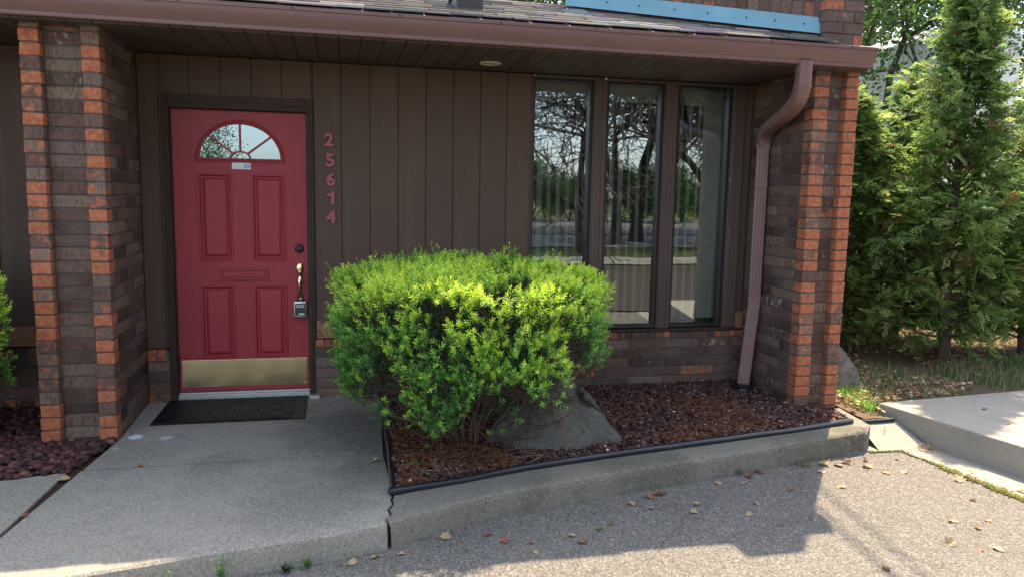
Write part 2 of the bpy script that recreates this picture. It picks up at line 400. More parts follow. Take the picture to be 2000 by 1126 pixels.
def tubes_np(segs, sides=5):
    """segs (n,8): p0 r0 p1 r1 -> verts, quads"""
    S = np.asarray(segs, float); p0 = S[:, :3]; r0 = S[:, 3]; p1 = S[:, 4:7]; r1 = S[:, 7]
    d = p1-p0; d /= np.linalg.norm(d, axis=1, keepdims=True)+1e-9
    h = np.where(np.abs(d[:, 2:3]) < .9, np.array([[0, 0, 1.]]), np.array([[1., 0, 0]]))
    a = np.cross(d, h); a /= np.linalg.norm(a, axis=1, keepdims=True); b = np.cross(d, a)
    t = np.arange(sides)*2*np.pi/sides
    ring = a[:, None]*np.cos(t)[None, :, None]+b[:, None]*np.sin(t)[None, :, None]
    V = np.concatenate([p0[:, None]+ring*r0[:, None, None], p1[:, None]+ring*r1[:, None, None]], 1).reshape(-1, 3)
    k = np.arange(sides); q = np.stack([k, (k+1) % sides, sides+(k+1) % sides, sides+k], 1)
    F = (np.arange(len(S))[:, None, None]*2*sides+q[None]).reshape(-1, 4)
    return V, F
def unit(v): return v/(np.linalg.norm(v, axis=-1, keepdims=True)+1e-9)

# =================================================================== SETTING
def sheet(name, poly, z, mat, kind='structure', th=None, zf=None):
    m = MB()
    zz = [zf(p[1]) if zf else z for p in poly]
    top = [(p[0], p[1], q) for p, q in zip(poly, zz)]
    if th is None: m.add(top, [tuple(range(len(poly)))])
    else:
        n_ = len(poly); bot = [(p[0], p[1], th) for p in poly]
        m.add(top+bot, [tuple(range(n_)), tuple(range(n_, 2*n_))[::-1]]+[(i, (i+1) % n_, n_+(i+1) % n_, n_+i) for i in range(n_)])
    return tag(m.build(name, mat), kind=kind)

sheet('ground', [(-300, -300), (300, -300), (300, 300), (-300, 300)], -.27, GROUND)
sheet('asphalt_lot', [(-30, -11.5), (30, -11.5), (30, -.6), (-30, -.6)], ASZ, ASPH)
sheet('street', [(-150, -25), (150, -25), (150, -18.2), (-150, -18.2)], -.245, STREET)
sheet('far_lot', [(-80, -46), (80, -46), (80, -25.5), (-80, -25.5)], -.245, simple('dark_asphalt', (.09, .09, .088), .9, var=.25, scale=3))
sheet('added_mulch', [(-6, -11.3), (26, -11.3), (26, -4.6), (-6, -4.6)], ASZ+.02, simple('wood_mulch', (.034, .024, .018), .95, var=.7, scale=6, bump=.8, stretch=(.3, 1.6, 1)))  # mulch guessed from the window reflections, extended forward, unseen, to darken them
sheet('far_pavement', [(-150, -14.2), (150, -14.2), (150, -12.2), (-150, -12.2)], -.235, STREET)
sheet('back_lot', [(7.6, 3.4), (70, 3.4), (70, 60), (7.6, 60)], -.05, LOTC)

# front line of the kerb (x, y)
KF = [(-6, -3.55), (-2.5, -3.05), (.095, -2.555), (.622, -2.443), (1.102, -2.354), (1.365, -2.280), (1.685, -2.125), (2.033, -2.012), (2.669, -1.862), (3.379, -1.715), (4.07, -1.560), (4.638, -1.440)]
def kerb_piece(name, pts, back, mat, seed, z_drop=0.0):
    """solid whose front follows pts, back edge given; rounded, slightly ragged front arris"""
    rnd = random.Random(seed); P = []
    for i in range(len(pts)-1):
        a, b = Vector(pts[i]), Vector(pts[i+1]); n_ = max(1, int((b-a).length/.035))
        P += [a.lerp(b, k/n_) for k in range(n_)]
    P.append(Vector(pts[-1])); m = len(P)
    rows = []
    for i, p in enumerate(P):
        j = i/(m-1); d = (P[min(i+1, m-1)]-P[max(i-1, 0)]).normalized(); nrm = Vector((d.y, -d.x))  # outwards (towards -y)
        nz = mnoise.noise(Vector((p.x*3.1, p.y*3.1, seed))); n2 = mnoise.noise(Vector((p.x*14, p.y*14, seed+5)))
        top = gz(p.y); e = .004*nz+.004*n2; chip = max(0, n2-.38)*.09
        q = p+nrm*(e)
        rows.append([(q.x+nrm.x*.014, q.y+nrm.y*.014, ASZ-.05), (q.x+nrm.x*.010, q.y+nrm.y*.010, ASZ+.03), (q.x+nrm.x*.002, q.y+nrm.y*.002, top-.035-chip),
                     (q.x-nrm.x*.004, q.y-nrm.y*.004, top-.014-chip*.8), (q.x-nrm.x*(.016+chip*.5), q.y-nrm.y*(.016+chip*.5), top-.004-chip*.4), (q.x-nrm.x*(.045+chip), q.y-nrm.y*(.045+chip), top)])
    V = [v for r_ in rows for v in r_]; F = []; c = 6
    for i in range(m-1):
        for k in range(c-1): F.append((i*c+k, (i+1)*c+k, (i+1)*c+k+1, i*c+k+1))
    nV = len(V); back3 = [(x, y, gz(y)) for x, y in back]
    V += back3
    F.append(tuple([i*c+5 for i in range(m)]+[nV+k for k in range(len(back3))]))
    # end faces
    lowb = len(V); V += [(x, y, ASZ-.05) for x, y in back]
    nb = len(back)
    F.append(tuple([(m-1)*c+k for k in range(c)]+[nV, lowb])); F.append(tuple([k for k in range(c)][::-1]+[lowb+nb-1, nV+nb-1]))
    for k in range(nb-1): F.append((nV+k, lowb+k, lowb+k+1, nV+k+1))
    me = bpy.data.meshes.new(name); me.from_pydata(V, [], F)
    b = bmesh.new(); b.from_mesh(me); bmesh.ops.recalc_face_normals(b, faces=b.faces)
    bmesh.ops.triangulate(b, faces=[f for f in b.faces if len(f.verts) > 4]); b.to_mesh(me); b.free()
    o = link(name, me, mat); tag(o, kind='structure'); return o
def along(x):
    for (a, b) in zip(KF, KF[1:]):
        if a[0] <= x <= b[0]: t = (x-a[0])/(b[0]-a[0]); return (x, a[1]+t*(b[1]-a[1]))
G = .006
# the walk is cast in three slabs with open joints
kerb_piece('walkway', [along(-.372)]+[p for p in KF if -.372 < p[0] < 1.365]+[(1.352, -2.285)], [(1.372, -2.20), (1.362, -2.14), (1.392, -2.08), (1.385, -2.02), (1.405, -1.95), (1.385, -1.345), (-.255, -1.362), (-.35, -2.148)], WALK, 3)
sheet('walkway', [(-.248, -1.345), (1.385, -1.328), (1.432, -.30), (1.44, .0), (-.20, .0), (-.19, -.84)], 0, WALK, th=-.3, zf=gz)
kerb_piece('walkway', [p for p in KF if p[0] < -.4]+[along(-.392)], [(-.37, -2.148), (-.325, -1.37), (-.63, -1.44), (-6, -1.5)], WALK, 9)
kerb_piece('kerb', [(1.372, -2.277)]+[p for p in KF if 1.5 < p[0]], [(4.752, -1.338), (4.80, -.93), (4.66, -.93), (4.60, -1.24), (3.5, -1.45), (2.755, -1.58), (1.80, -1.82), (1.425, -1.90), (1.400, -2.03), (1.405, -2.08), (1.376, -2.15), (1.386, -2.20)], KERBM, 5)
# crack filler / soil in the joints
sheet('joint_soil', [(-.42, -2.60), (-.30, -2.58), (1.30, -2.25), (1.41, -2.22), (1.46, -.2), (-.42, -1.2)], 0, SOIL, zf=lambda y: gz(y)-.012)

def bed(name, x0, x1, y0, y1, poly, mat, amp=.02, step=.04, dz=-.01):
    from mathutils.geometry import intersect_point_line
    nx = int((x1-x0)/step)+1; ny = int((y1-y0)/step)+1
    X, Y = np.meshgrid(np.linspace(x0, x1, nx), np.linspace(y0, y1, ny))
    Z = np.array([[gz(Y[j, i])+dz+amp*mnoise.noise(Vector((X[j, i]*4, Y[j, i]*4, 1)))+amp*.5*mnoise.noise(Vector((X[j, i]*11, Y[j, i]*11, 3))) for i in range(nx)] for j in range(ny)])
    V = np.stack([X, Y, Z], -1).reshape(-1, 3); i = np.arange(nx-1)[None, :]+np.arange(ny-1)[:, None]*nx
    F = np.stack([i, i+1, i+1+nx, i+nx], -1).reshape(-1, 4)
    C = V[F].mean(1); keep = inside(C[:, :2], poly)
    return tag(mesh_np(name, V, F[keep], mat, smooth=True), kind='structure')
def inside(P, poly):
    x, y = P[:, 0], P[:, 1]; r = np.zeros(len(P), bool); n_ = len(poly)
    for i in range(n_):
        (xa, ya), (xb, yb) = poly[i], poly[(i+1) % n_]
        c = ((ya > y) != (yb > y)); r ^= c & (x < (xb-xa)*(y-ya)/(yb-ya+1e-12)+xa)
    return r
BEDP = [(1.43, -.02), (1.42, -1.96), (1.78, -1.84), (2.755, -1.61), (3.5, -1.48), (4.66, -1.22), (4.74, -.9), (4.49, -.86), (4.49, -.02)]
BEDL = [(-3, -.02), (-3, -1.46), (-.64, -1.44), (-.31, -1.365), (-.22, -.84), (-.6, -.82), (-.6, -.02)]
bed('planting_bed', 1.40, 4.8, -2.0, 0, BEDP, SOIL)
bed('planting_bed', -3, -.2, -1.5, 0, BEDL, SOIL)
# leafy ground to the right of the building
RP = [(4.84, -1.17), (5.10, -1.17), (5.10, -.93), (14, -1.4), (14, 6), (4.84, 6)]
bed('side_ground', 4.84, 14, -1.4, 6, RP, SOIL2, .03, .08, -.012)

slab0 = [(4.80, -1.165), (5.09, -1.165), (5.12, -.5), (4.80, -.5)]
sheet('side_ground', slab0, -.105, SOIL2, th=-.3)
m = MB(); m.add([(4.74, -1.46, -.2125), (5.13, -1.47, -.2125), (5.105, -1.168, -.112), (4.78, -1.168, -.112)], [(0, 1, 2, 3)]); tag(m.build('concrete_gutter', PADM), kind='structure')
# raised concrete pad and gutter strip at the right
def slab(name, poly, z0, z1, mat, ch=.012):
    b = bmesh.new(); vs = [b.verts.new((x, y, z1)) for x, y in poly]; f = b.faces.new(vs)
    r = bmesh.ops.extrude_face_region(b, geom=[f]); 
    for v in [g for g in r['geom'] if isinstance(g, bmesh.types.BMVert)]: v.co.z = z0
    bmesh.ops.recalc_face_normals(b, faces=b.faces)
    top = [e for e in b.edges if all(abs(v.co.z-z1) < 1e-5 for v in e.verts)]+[e for e in b.edges if abs(e.verts[0].co.z-e.verts[1].co.z) > .05]
    bmesh.ops.bevel(b, geom=top, offset=ch, segments=2, affect='EDGES', profile=.5)
    me = bpy.data.meshes.new(name); b.to_mesh(me); b.free()
    return tag(link(name, me, mat), kind='structure')
slab('concrete_pad', [(5.085, -.985), (5.30, -2.06), (5.75, -4.4), (9.2, -4.0), (8.9, -.60)], -.3, -.02, PADM)
sheet('concrete_gutter', [(4.66, -1.44), (4.90, -1.47), (5.01, -2.36), (5.40, -4.6), (5.9, -4.6), (5.2, -1.0), (4.79, -1.0)], ASZ+.006, PADM)

# =================================================================== BUILDING
B = empty('brick_building', (2, 0, -.05))
tag(B, 'single storey brown office building with brick piers and red door', 'building')
COURSE = .0785; BRH = .0685
SY = -.04                       # siding face
PD = -.85                       # pier front
def rndbrick(kind, bias=0):
    """(orange, white, tone)"""
    t = random.random()
    if kind == 'col':
        t = random.uniform(.45, 1)
        o_ = random.choice((.80, .76, .70, .62, .42, .37, .32, .12, .66, .40)); return (o_+bias, 0.0 if random.random() < .8 else .3, t)
    wv = random.random()
    return (.02 if random.random() > .10 else random.uniform(.28, .45), .46*(wv-.6)/.4 if wv > .6 else 0, t)
Z0 = -.14
ncourse = int((2.41-Z0)/COURSE)
def pier(x0, x1, xa, xb, inner, white, orange_left):
    m = MB(); core = MB()
    for i in range(ncourse+1):
        za = Z0+i*COURSE; zb = za+BRH
        if zb > 2.40: zb = 2.40
        # front columns: one header each, projecting from the recessed middle
        for (a, b, sd) in ((x0, xa, 0), (xb, x1, 1)):
            jx = random.uniform(-.003, .003)
            m.brick((0, PD, 0), (1, 0, 0), (0, -1, 0), a+jx, b+jx, za, zb, .10, rndbrick('col', orange_left*(.04+.16*sd)), jit=.002)
        m.brick((0, PD+.055, 0), (1, 0, 0), (0, -1, 0), xa+.005, xb-.005, za, zb, .05, rndbrick('f'))
        # sides, running bond
        for (sx, n_) in ((x0, -1), (x1, 1)):
            L = -PD-.10; y = -.0
            lens = [.30, .30, .15] if i % 2 else [.15, .30, .30]
            a = PD+.105
            for ln in lens:
                b = min(a+ln-.010, SY-.004)
                if b-a > .03:
                    k = rndbrick('f')
                    if (n_ == inner): k = (k[0]*.7, max(k[1], random.uniform(0, white) if random.random() < .55 else 0), k[2])
                    m.brick((sx, 0, 0), (0, 1, 0), (n_, 0, 0), a, b, za, zb, .05, k)
                a += ln
    core.box(x0+.007, x1-.007, PD+.062, SY+.03, Z0, 2.395)
    core.box(x0+.007, xa-.007, PD+.007, PD+.07, Z0, 2.394); core.box(xb+.007, x1-.007, PD+.007, PD+.07, Z0, 2.394)
    p = m.build('brick_pier', BRICK, B, 'bk'); c = core.build('mortar', MORTAR, p)
    return p
pier(-.623, -.202, -.517, -.301, 1, .22, 0)
pier(4.467, 4.826, 4.585, 4.726, -1, .45, 1)

# low brick walls under siding and windows
def low_wall(xa, xb, ztop, row_top, f=SY-.03):
    m = MB(); core = MB(); i = 0; z = Z0
    while z+BRH < ztop-.06:
        x = xa-(0 if i % 2 else .155)
        while x < xb:
            a, b = max(x, xa), min(x+.30, xb)
            if b-a > .03:
                k = rndbrick('f'); k = (k[0] if random.random() > .05 else .4, k[1]*.9, k[2]); m.brick((0, f, 0), (1, 0, 0), (0, -1, 0), a+.004, b-.004, z, z+BRH, .06, k)
            x += .31
        z += COURSE; i += 1
    core.box(xa, xb, f+.007, .02, Z0, z-.008)
    if row_top:                     # rowlock cap course, one orange run after another
        x = xa; run = .6
        while x < xb-.02:
            b = min(x+.062, xb)
            if random.random() < .22: run = random.choice((.05, .62, .5, .1))
            k = (min(.7, max(0, run+random.uniform(-.1, .1))), 0, random.random()*.6)
            m.brick((0, f-.006, 0), (1, 0, 0), (0, -1, 0), x+.003, b-.003, z, ztop-.004, .09, k)
            x += .066
        core.box(xa, xb, f+.002, .02, z-.008, ztop-.012)
    o = m.build('brick_base', BRICK, B, 'bk'); core.build('mortar', MORTAR, o)
low_wall(.964, 4.462, .385, True)
low_wall(-.197, -.052, .335, True)
low_wall(-3.2, -.628, .37, True)

# siding: separate boards with grooves
def siding(xa, xb, z0, z1, name='siding'):
    m = MB(); x = 1.163-.2055*40; 
    while x < xb:
        a, b = max(xa, x+.004), min(xb, x+.2055-.004)
        if b-a > .01: m.box(a, b, SY, SY+.02, z0, z1, .0025, (0, 0, random.random()))
        x += .2055
    m.box(xa, xb, SY+.011, SY+.045, z0+.002, z1-.002, 0, (0, 0, .9))
    return m.build(name, SIDING, B, 'bk')
siding(.967, 2.585, .39, 2.388); siding(4.387, 4.464, .39, 2.388)
siding(-.199, -.052, .34, 2.388); siding(-.05, .965, 2.118, 2.388); siding(-3.2, -.628, .375, 2.388)
def wood(xa, xb, z0, z1):
    m = MB(); m.box(xa, xb, SY-.012, SY-.0005, z0, z1, .003); m.build('wood_patch', WOODM, B)
wood(.972, 1.157, .389, .520); wood(4.39, 4.462, .397, .535); wood(-1.16, -.632, .378, .515)
# trim head over the windows
m = MB(); m.box(2.585, 4.387, SY-.004, .06, 2.368, 2.388, .002); m.build('window_head_trim', TRIM, B)

# ---- windows
def window(xa, xb, z0, z1):
    f = MB(); W = empty('window', (xa, 0, z0)); W.parent = B; W.matrix_parent_inverse = Matrix.Translation(-Vector(B.location))
    return W
panes = ((2.605, 3.068), (3.205, 3.662), (3.803, 4.256))
zb, zt = .412, 2.368
def part(m, name, mat, parent, attr=None, smooth=False):
    o = m.build(name, mat, None, attr, smooth); o.parent = parent; o.matrix_parent_inverse = Matrix.Translation(-PW[parent.name])
    return o
PW = {}
def world_loc(o):
    return PW.get(o.name, Vector(o.location))
PW[B.name] = Vector(B.location)
for i, (xa, xb) in enumerate(panes):
    f = MB()
    f.box(xa-.012, xa+.012, -.028, .06, zb, zt, .003); f.box(xb-.012, xb+.012, -.028, .06, zb, zt, .003)
    f.box(xa+.012, xb-.012, -.026, .06, zt-.022, zt-.001, .003); f.box(xa+.012, xb-.012, -.030, .06, zb, zb+.026, .003)
    fr = f.build('window', SASH, B)
    g = MB(); g.box(xa+.010, xb-.010, .006, .012, zb+.02, zt-.02); g.build('pane', GLASS, fr)
    s = MB()
    x = xa+.02; k = 0
    last = (i == 2)
    while x < xb+.04:
        a = R(-48+random.uniform(-5, 5)); hw = .0445
        if last and x > xb-.14: a = R(10); 
        dx, dy = hw*math.cos(a), hw*math.sin(a)
        z1_ = zt-.10; yb = .10; zz0 = zb+.05+random.uniform(0, .006)
        for (qa, qb) in (((-1, -.003), (0, .004)), ((0, .004), (1, -.003))):
            p0 = (x+dx*qa[0]-dy*qa[1]/hw, yb-dy*qa[0]); p1 = (x+dx*qb[0]-dy*qb[1]/hw, yb-dy*qb[0])
            s.add([(p0[0], p0[1], zz0), (p1[0], p1[1], zz0), (p1[0], p1[1], z1_), (p0[0], p0[1], z1_)], [(0, 1, 2, 3)])
        x += .078 if not (last and x > xb-.16) else .06
    s.build('blind', BLIND, fr, fix=False)
    v = MB(); x = xa
    while x < xb+.05:
        v.box(x, x+.082, .075, .079, zt-.145, zt-.075, .001); x += .086
    v.box(xa, xb+.06, .085, .11, zt-.11, zt-.02, .003)
    v.build('blind_valance', BLIND, fr)
# trim boards and mullions (profiled), caulk marks
t = MB()
for (a, b) in ((2.585, 2.592), (3.082, 3.191), (3.676, 3.789), (4.270, 4.385)):
    if b-a < .02: t.box(a, b, SY-.012, .05, zb-.004, zt, .002); continue
    t.box(a, b, SY-.012, .05, zb-.004, zt-.001, .004)
    for c in (a+.022, b-.022): t.box(c-.011, c+.011, SY-.024, SY-.0115, zb-.003, zt-.002, .004)
t.build('window_trim', TRIM, B)
t = MB(); t.box(2.58, 4.40, SY-.034, SY+.05, zb-.026, zb-.006, .004); t.build('window_sill', FRAMEM, B)
for (x, z, s_) in ((3.16, 2.372, .018), (2.60, 2.374, .008), (4.268, 1.62, .006), (4.278, 1.2, .005)):
    t = MB(); t.box(x, x+s_, SY-.030, SY-.022, z, z+s_*.8, .001); t.build('caulk_blob', WHITE, B)

# ---- door
D = MB()
xs = [0, .163, .395, .526, .763, .914]; 
def face_cells(m, xsv, zsv, holes, y):
    for i in range(len(xsv)-1):
        for j in range(len(zsv)-1):
            cx, cz = (xsv[i]+xsv[i+1])/2, (zsv[j]+zsv[j+1])/2
            if any(h[0] < cx < h[1] and h[2] < cz < h[3] for h in holes): continue
            m.add([(xsv[i], y, zsv[j]), (xsv[i+1], y, zsv[j]), (xsv[i+1], y, zsv[j+1]), (xsv[i], y, zsv[j+1])], [(0, 1, 2, 3)])
PAN = [(.163, .395, .959, 1.589), (.526, .763, .959, 1.588), (.166, .393, .239, .785), (.530, .760, .247, .783)]
PAN = [(.163, .395, .959, 1.589), (.526, .763, .959, 1.589), (.163, .395, .243, .785), (.526, .763, .243, .785)]
FAN = (.148, .766, 1.667, 1.966)
DT, DB = 2.026, .006
face_cells(D, sorted({.003, .148, .163, .395, .526, .763, .766, .911}), sorted({DB, .243, .785, .959, 1.589, 1.667, 1.966, DT}), PAN+[FAN], 0)
D.box(.003, .911, .012, .045, DB, 1.60); D.box(.003, .14, .012, .045, 1.60, DT); D.box(.775, .911, .012, .045, 1.60, DT); D.box(.14, .775, .012, .045, 1.975, DT); D.box(.14, .775, .012, .045, 1.60, 1.66)
for a, b in (((.003, 0), (.003, .02)), ((.911, 0), (.911, .02))):
    D.add([(a[0], 0, DB), (a[0], 0, DT), (a[0], .02, DT), (a[0], .02, DB)], [(0, 1, 2, 3)])
D.add([(.003, 0, DB), (.911, 0, DB), (.911, .02, DB), (.003, .02, DB)], [(0, 1, 2, 3)]); D.add([(.003, 0, DT), (.911, 0, DT), (.911, .02, DT), (.003, .02, DT)], [(0, 1, 2, 3)])
prof = [(0, 0), (.003, -.008), (.013, -.009), (.018, .003), (.024, .009), (.032, .009), (.036, .004), (.052, -.006), (.056, -.006)]
for (x0, x1, z0, z1) in PAN:
    loops = [[(x0+o_, d, z0+o_), (x1-o_, d, z0+o_), (x1-o_, d, z1-o_), (x0+o_, d, z1-o_)] for o_, d in prof]
    V = [q for L in loops for q in L]; F = []
    for i in range(len(loops)-1):
        for k in range(4): F.append((i*4+k, i*4+(k+1) % 4, i*4+4+(k+1) % 4, i*4+4+k))
    F.append(tuple((len(loops)-1)*4+k for k in range(4)))
    D.add(V, F)
# corner pieces between the fan's arch and its rectangle
fcx, fa, fb, fz = (FAN[0]+FAN[1])/2, (FAN[1]-FAN[0])/2, FAN[3]-FAN[2], FAN[2]
for sgn in (1, -1):
    V = [(fcx+sgn*fa, 0, fz+fb)]+[(fcx+sgn*fa*math.cos(R(t_)), 0, fz+fb*math.sin(R(t_))) for t_ in range(0, 91, 5)]
    D.add(V, [(0, i, i+1) for i in range(1, 19)])
door = D.build('door', DOOR, B, smooth=True)
fl = MB()
def arch(a, b, base, y, n_=40): return [(fcx+a*math.cos(math.pi*i/n_), y, base+b*math.sin(math.pi*i/n_)) for i in range(n_+1)]
fprof = [(0, .0), (.003, -.010), (.012, -.012), (.016, -.005), (.020, -.005), (.024, -.013), (.032, -.012), (.037, .006)]
loops = []
for o_, d in fprof: loops.append(arch(fa-o_, fb-o_*1.7, fz+o_*.8, d))
nl = len(loops[0]); V = [q for L in loops for q in L]; F = []
for i in range(len(loops)-1):
    for k in range(nl): F.append((i*nl+k, i*nl+(k+1) % nl, (i+1)*nl+(k+1) % nl, (i+1)*nl+k))
fl.add(V, F)
zb_f = fz+.030; ga, gb = fa-.036, fb-.062
def bar2(m, p, q, w_, y0, y1):
    p, q = Vector(p), Vector(q); d = (q-p).normalized(); n_ = Vector((-d.y, d.x))*w_/2
    m.prism([tuple(p+n_), tuple(q+n_), tuple(q-n_), tuple(p-n_)], 1, y0, y1)
for ang in (90, 40, 140):
    c_, s_ = math.cos(R(ang)), math.sin(R(ang))
    bar2(fl, (fcx+.06*c_, zb_f+.045*s_), (fcx+(ga+.004)*c_, zb_f+(gb+.006)*s_), .013, -.012, .006)
hub = [(fcx+.072*math.cos(math.pi*i/16), zb_f+.052*math.sin(math.pi*i/16)) for i in range(17)]
hub2 = [(fcx+.060*math.cos(math.pi*i/16), zb_f+.040*math.sin(math.pi*i/16)) for i in range(17)]
for i in range(16): fl.prism([hub[i], hub[i+1], hub2[i+1], hub2[i]], 1, -.0125, .005)
fl.build('fanlight', DOOR, door, smooth=True)
gp = MB(); gp.add(arch(ga+.004, gb+.006, zb_f-.004, .004), [tuple(range(41))]); gp.build('pane', DGLASS, door)
kp = MB(); kp.box(.016, .898, -.004, -.0005, .036, .237, .001); kick = kp.build('kick_plate', BRASS, door)
for x in (.03, .175, .32, .46, .60, .745, .885):
    for z in (.047, .226): scw = MB(); scw.lathe((x, -.004, z), (0, -1, 0), [(.004, 0), (.004, .0012), (.002, .002)], 10); scw.build('screw', BRASS, door)
ms = MB(); ms.box(.298, .632, -.007, .001, .821, .905, .003)
for (a, b, c, d) in ((.300, .630, .892, .903), (.300, .630, .823, .834), (.300, .311, .834, .892), (.619, .630, .834, .892)): ms.box(a, b, -.019, -.0068, c, d, .003)
ms.box(.319, .611, -.014, -.0066, .842, .885, .004); ms.build('mail_slot', DOOR, door)
st = MB(); st.box(.398, .526, -.0025, -.0006, 1.619, 1.664, .0006); sticker = st.build('sticker', WHITE, door)
st = MB()
for k in range(18):
    if k in (5, 11): continue
    st.box(.407+k*.0036, .4094+k*.0036, -.0032, -.0024, 1.631, 1.6345+.0015*(k % 3 == 0))
st.build('sticker_print', STICKGREY, door)
st = MB(); st.box(.480, .521, -.0032, -.0024, 1.628, 1.656, .0005)
st.build('sticker_logo', STICKBLUE, door)
st = MB(); st.prism([(.484, 1.634), (.496, 1.638), (.519, 1.632), (.519, 1.636), (.498, 1.644), (.486, 1.641)], 1, -.0038, -.0031); st.prism([(.492, 1.648), (.503, 1.652), (.518, 1.645), (.518, 1.648), (.503, 1.655), (.491, 1.652)], 1, -.0038, -.0031)
st.build('sticker_swirl', WHITE, door)
db = MB(); db.lathe((.854, 0, 1.051), (0, -1, 0), [(.031, 0), (.031, .006), (.026, .012), (.023, .022), (.015, .024), (.0145, .020)], 28); db.box(.8525, .8555, -.0225, -.0195, 1.044, 1.058); db.build('deadbolt', DARKMETAL, door, smooth=True)
hd = MB()
hd.lathe((.854, 0, .905), (0, -1, 0), [(.034, 0), (.034, .004), (.028, .010), (.018, .013), (.001, .014)], 28, sx=.84, sz=1.22)
hd.lathe((.854, -.012, .888), (0, -1, 0), [(.013, 0), (.014, .020), (.010, .026)], 16)
hd.tube([(.854, -.010, .875), (.854, -.034, .862), (.854, -.052, .835), (.854, -.056, .80), (.854, -.052, .76), (.854, -.040, .72), (.854, -.020, .70), (.854, -.004, .695)], [.012, .015, .0165, .015, .0125, .010, .010, .012], 14)
hd.lathe((.854, 0, .690), (0, -1, 0), [(.020, 0), (.020, .004), (.014, .009)], 20, sx=.8, sz=1.3)
hd.build('door_handle', BRASS, door, smooth=True)
for z in (.22, 1.0, 1.78):
    h = MB(); h.tube([(.0, -.006, z-.045), (.0, -.006, z+.045)], .0075, 10); h.box(-.004, .006, -.004, .001, z-.044, z+.044, .001); h.build('hinge', DARKMETAL, door)
# frame
fm = MB()
fm.box(-.050, -.004, SY-.022, .05, -.045, 2.118, .005); fm.box(.918, .964, SY-.022, .05, -.045, 2.118, .005); fm.box(-.004, .918, SY-.022, .05, 2.032, 2.118, .005)
fm.box(-.004, .002, -.012, .05, -.03, 2.032, .001); fm.box(.912, .918, -.012, .05, -.03, 2.032, .001); fm.box(.002, .912, -.010, .05, 2.0275, 2.033, .001)
for x in (-.018, .932): fm.box(x, x+.012, SY-.030, SY-.0215, -.045, 2.075, .003)
fm.box(-.018, .944, SY-.0303, SY-.0215, 2.060, 2.075, .003)
fm.build('door_frame', FRAMEM, B)
th = MB(); th.box(-.004, .918, -.055, .05, -.052, -.012, .004); th.box(-.002, .916, -.03, .05, -.013, .001, .004); th.box(.92, .99, -.13, -.064, -.08, -.028, .006); th.build('threshold', ALU, B)

# house number
for ch, zc, xc in zip('25614', (1.845, 1.699, 1.561, 1.425, 1.288), (1.076, 1.082, 1.086, 1.084, 1.085)):
    cu = bpy.data.curves.new('numeral', 'FONT'); cu.body = ch; cu.size = .131; cu.extrude = .006; cu.offset = .0042; cu.bevel_depth = .0012; cu.align_x = 'CENTER'
    ob = bpy.data.objects.new('numeral_curve', cu); COL.objects.link(ob); bpy.context.view_layer.update()
    me = bpy.data.meshes.new_from_object(ob.evaluated_get(bpy.context.evaluated_depsgraph_get()))
    bpy.data.objects.remove(ob)
    co = np.zeros(len(me.vertices)*3); me.vertices.foreach_get('co', co); co = co.reshape(-1, 3)
    if ch == '1':
        one = MB(); one.prism([(.030, -.048), (.030, .048), (.012, .048), (.004, .036), (-.024, .030), (-.024, .012), (.002, .014), (.002, -.048)], 2, -.007, .007)
        me = bpy.data.meshes.new('numeral'); me.from_pydata(one.v, [], one.f); co = np.array(one.v)
    c = (co.max(0)+co.min(0))/2; co = co-c; k = .096/(co[:, 1].max()-co[:, 1].min()); co[:, :2] *= k; co[:, 0] *= 1.04
    me.vertices.foreach_set('co', np.stack([co[:, 0]+xc, -co[:, 2]+SY-.012, co[:, 1]+zc], 1).astype(np.float32).ravel()); me.update()
    me.materials.clear()
    o = link('numeral', me, REDNUM, B); o['label'] = 'dark red house numeral %s on brown siding' % ch

# ---- soffit, gutter, roof
s = MB(); x = -3.2; k = 0
while x < 4.82:
    b = min(x+.131, 4.82)
    s.box(x, b, -.95, SY+.045, 2.395+random.uniform(0, .001), 2.410, .003, (0, 0, random.random())); x += .136
s.box(-3.2, 4.82, -.94, .04, 2.4065, 2.43)
soffit = s.build('soffit', SOFFITM, B)
dl = MB(); dl.lathe((2.195, -.375, 2.396), (0, 0, -1), [(.078, -.01), (.078, .004), (.070, .010), (.058, .010), (.056, .002)], 32); dlo = dl.build('downlight', simple('cream_light_trim', (.55, .50, .42), .5, var=.05), soffit, smooth=True)
dl2 = MB(); dl2.lathe((2.195, -.375, 2.392), (0, 0, -1), [(.057, -.004), (.057, .001), (.03, .006), (.001, .007)], 28); dl2.build('downlight_lens', simple('dull_lens', (.38, .36, .32), .3, var=.1), soffit, smooth=True)
# K-style gutter profile in (y, z)
gp = [(-.925, 2.560), (-.925, 2.410), (-.985, 2.405), (-.992, 2.410), (-.994, 2.428), (-.990, 2.432), (-1.004, 2.452), (-1.022, 2.478), (-1.030, 2.500), (-1.031, 2.520), (-1.038, 2.522), (-1.040, 2.540), (-1.034, 2.544), (-1.026, 2.541), (-1.024, 2.526)]
gin = [(-1.020, 2.500), (-.990, 2.45), (-.98, 2.418), (-.932, 2.418), (-.932, 2.560)]
g = MB(); poly = gp+gin
def gx(xa, xb):
    m_ = len(poly); n_ = max(2, int((xb-xa)/.25)); V = []
    for i in range(n_+1):
        x = xa+(xb-xa)*i/n_; dz = .0025*mnoise.noise(Vector((x*.9, 0, 2)))
        V += [(x, y, z+dz) for y, z in poly]
    F = []
    for i in range(n_):
        for k in range(m_): F.append((i*m_+k, i*m_+(k+1) % m_, (i+1)*m_+(k+1) % m_, (i+1)*m_+k))
    F += [tuple(range(m_)), tuple(n_*m_+k for k in range(m_))]
    g.add(V, F)
gx(-3.4, 4.815)
g.prism(gp[:13], 0, 4.812, 4.820)
gut = g.build('gutter', GUTTERM, B, smooth=True)
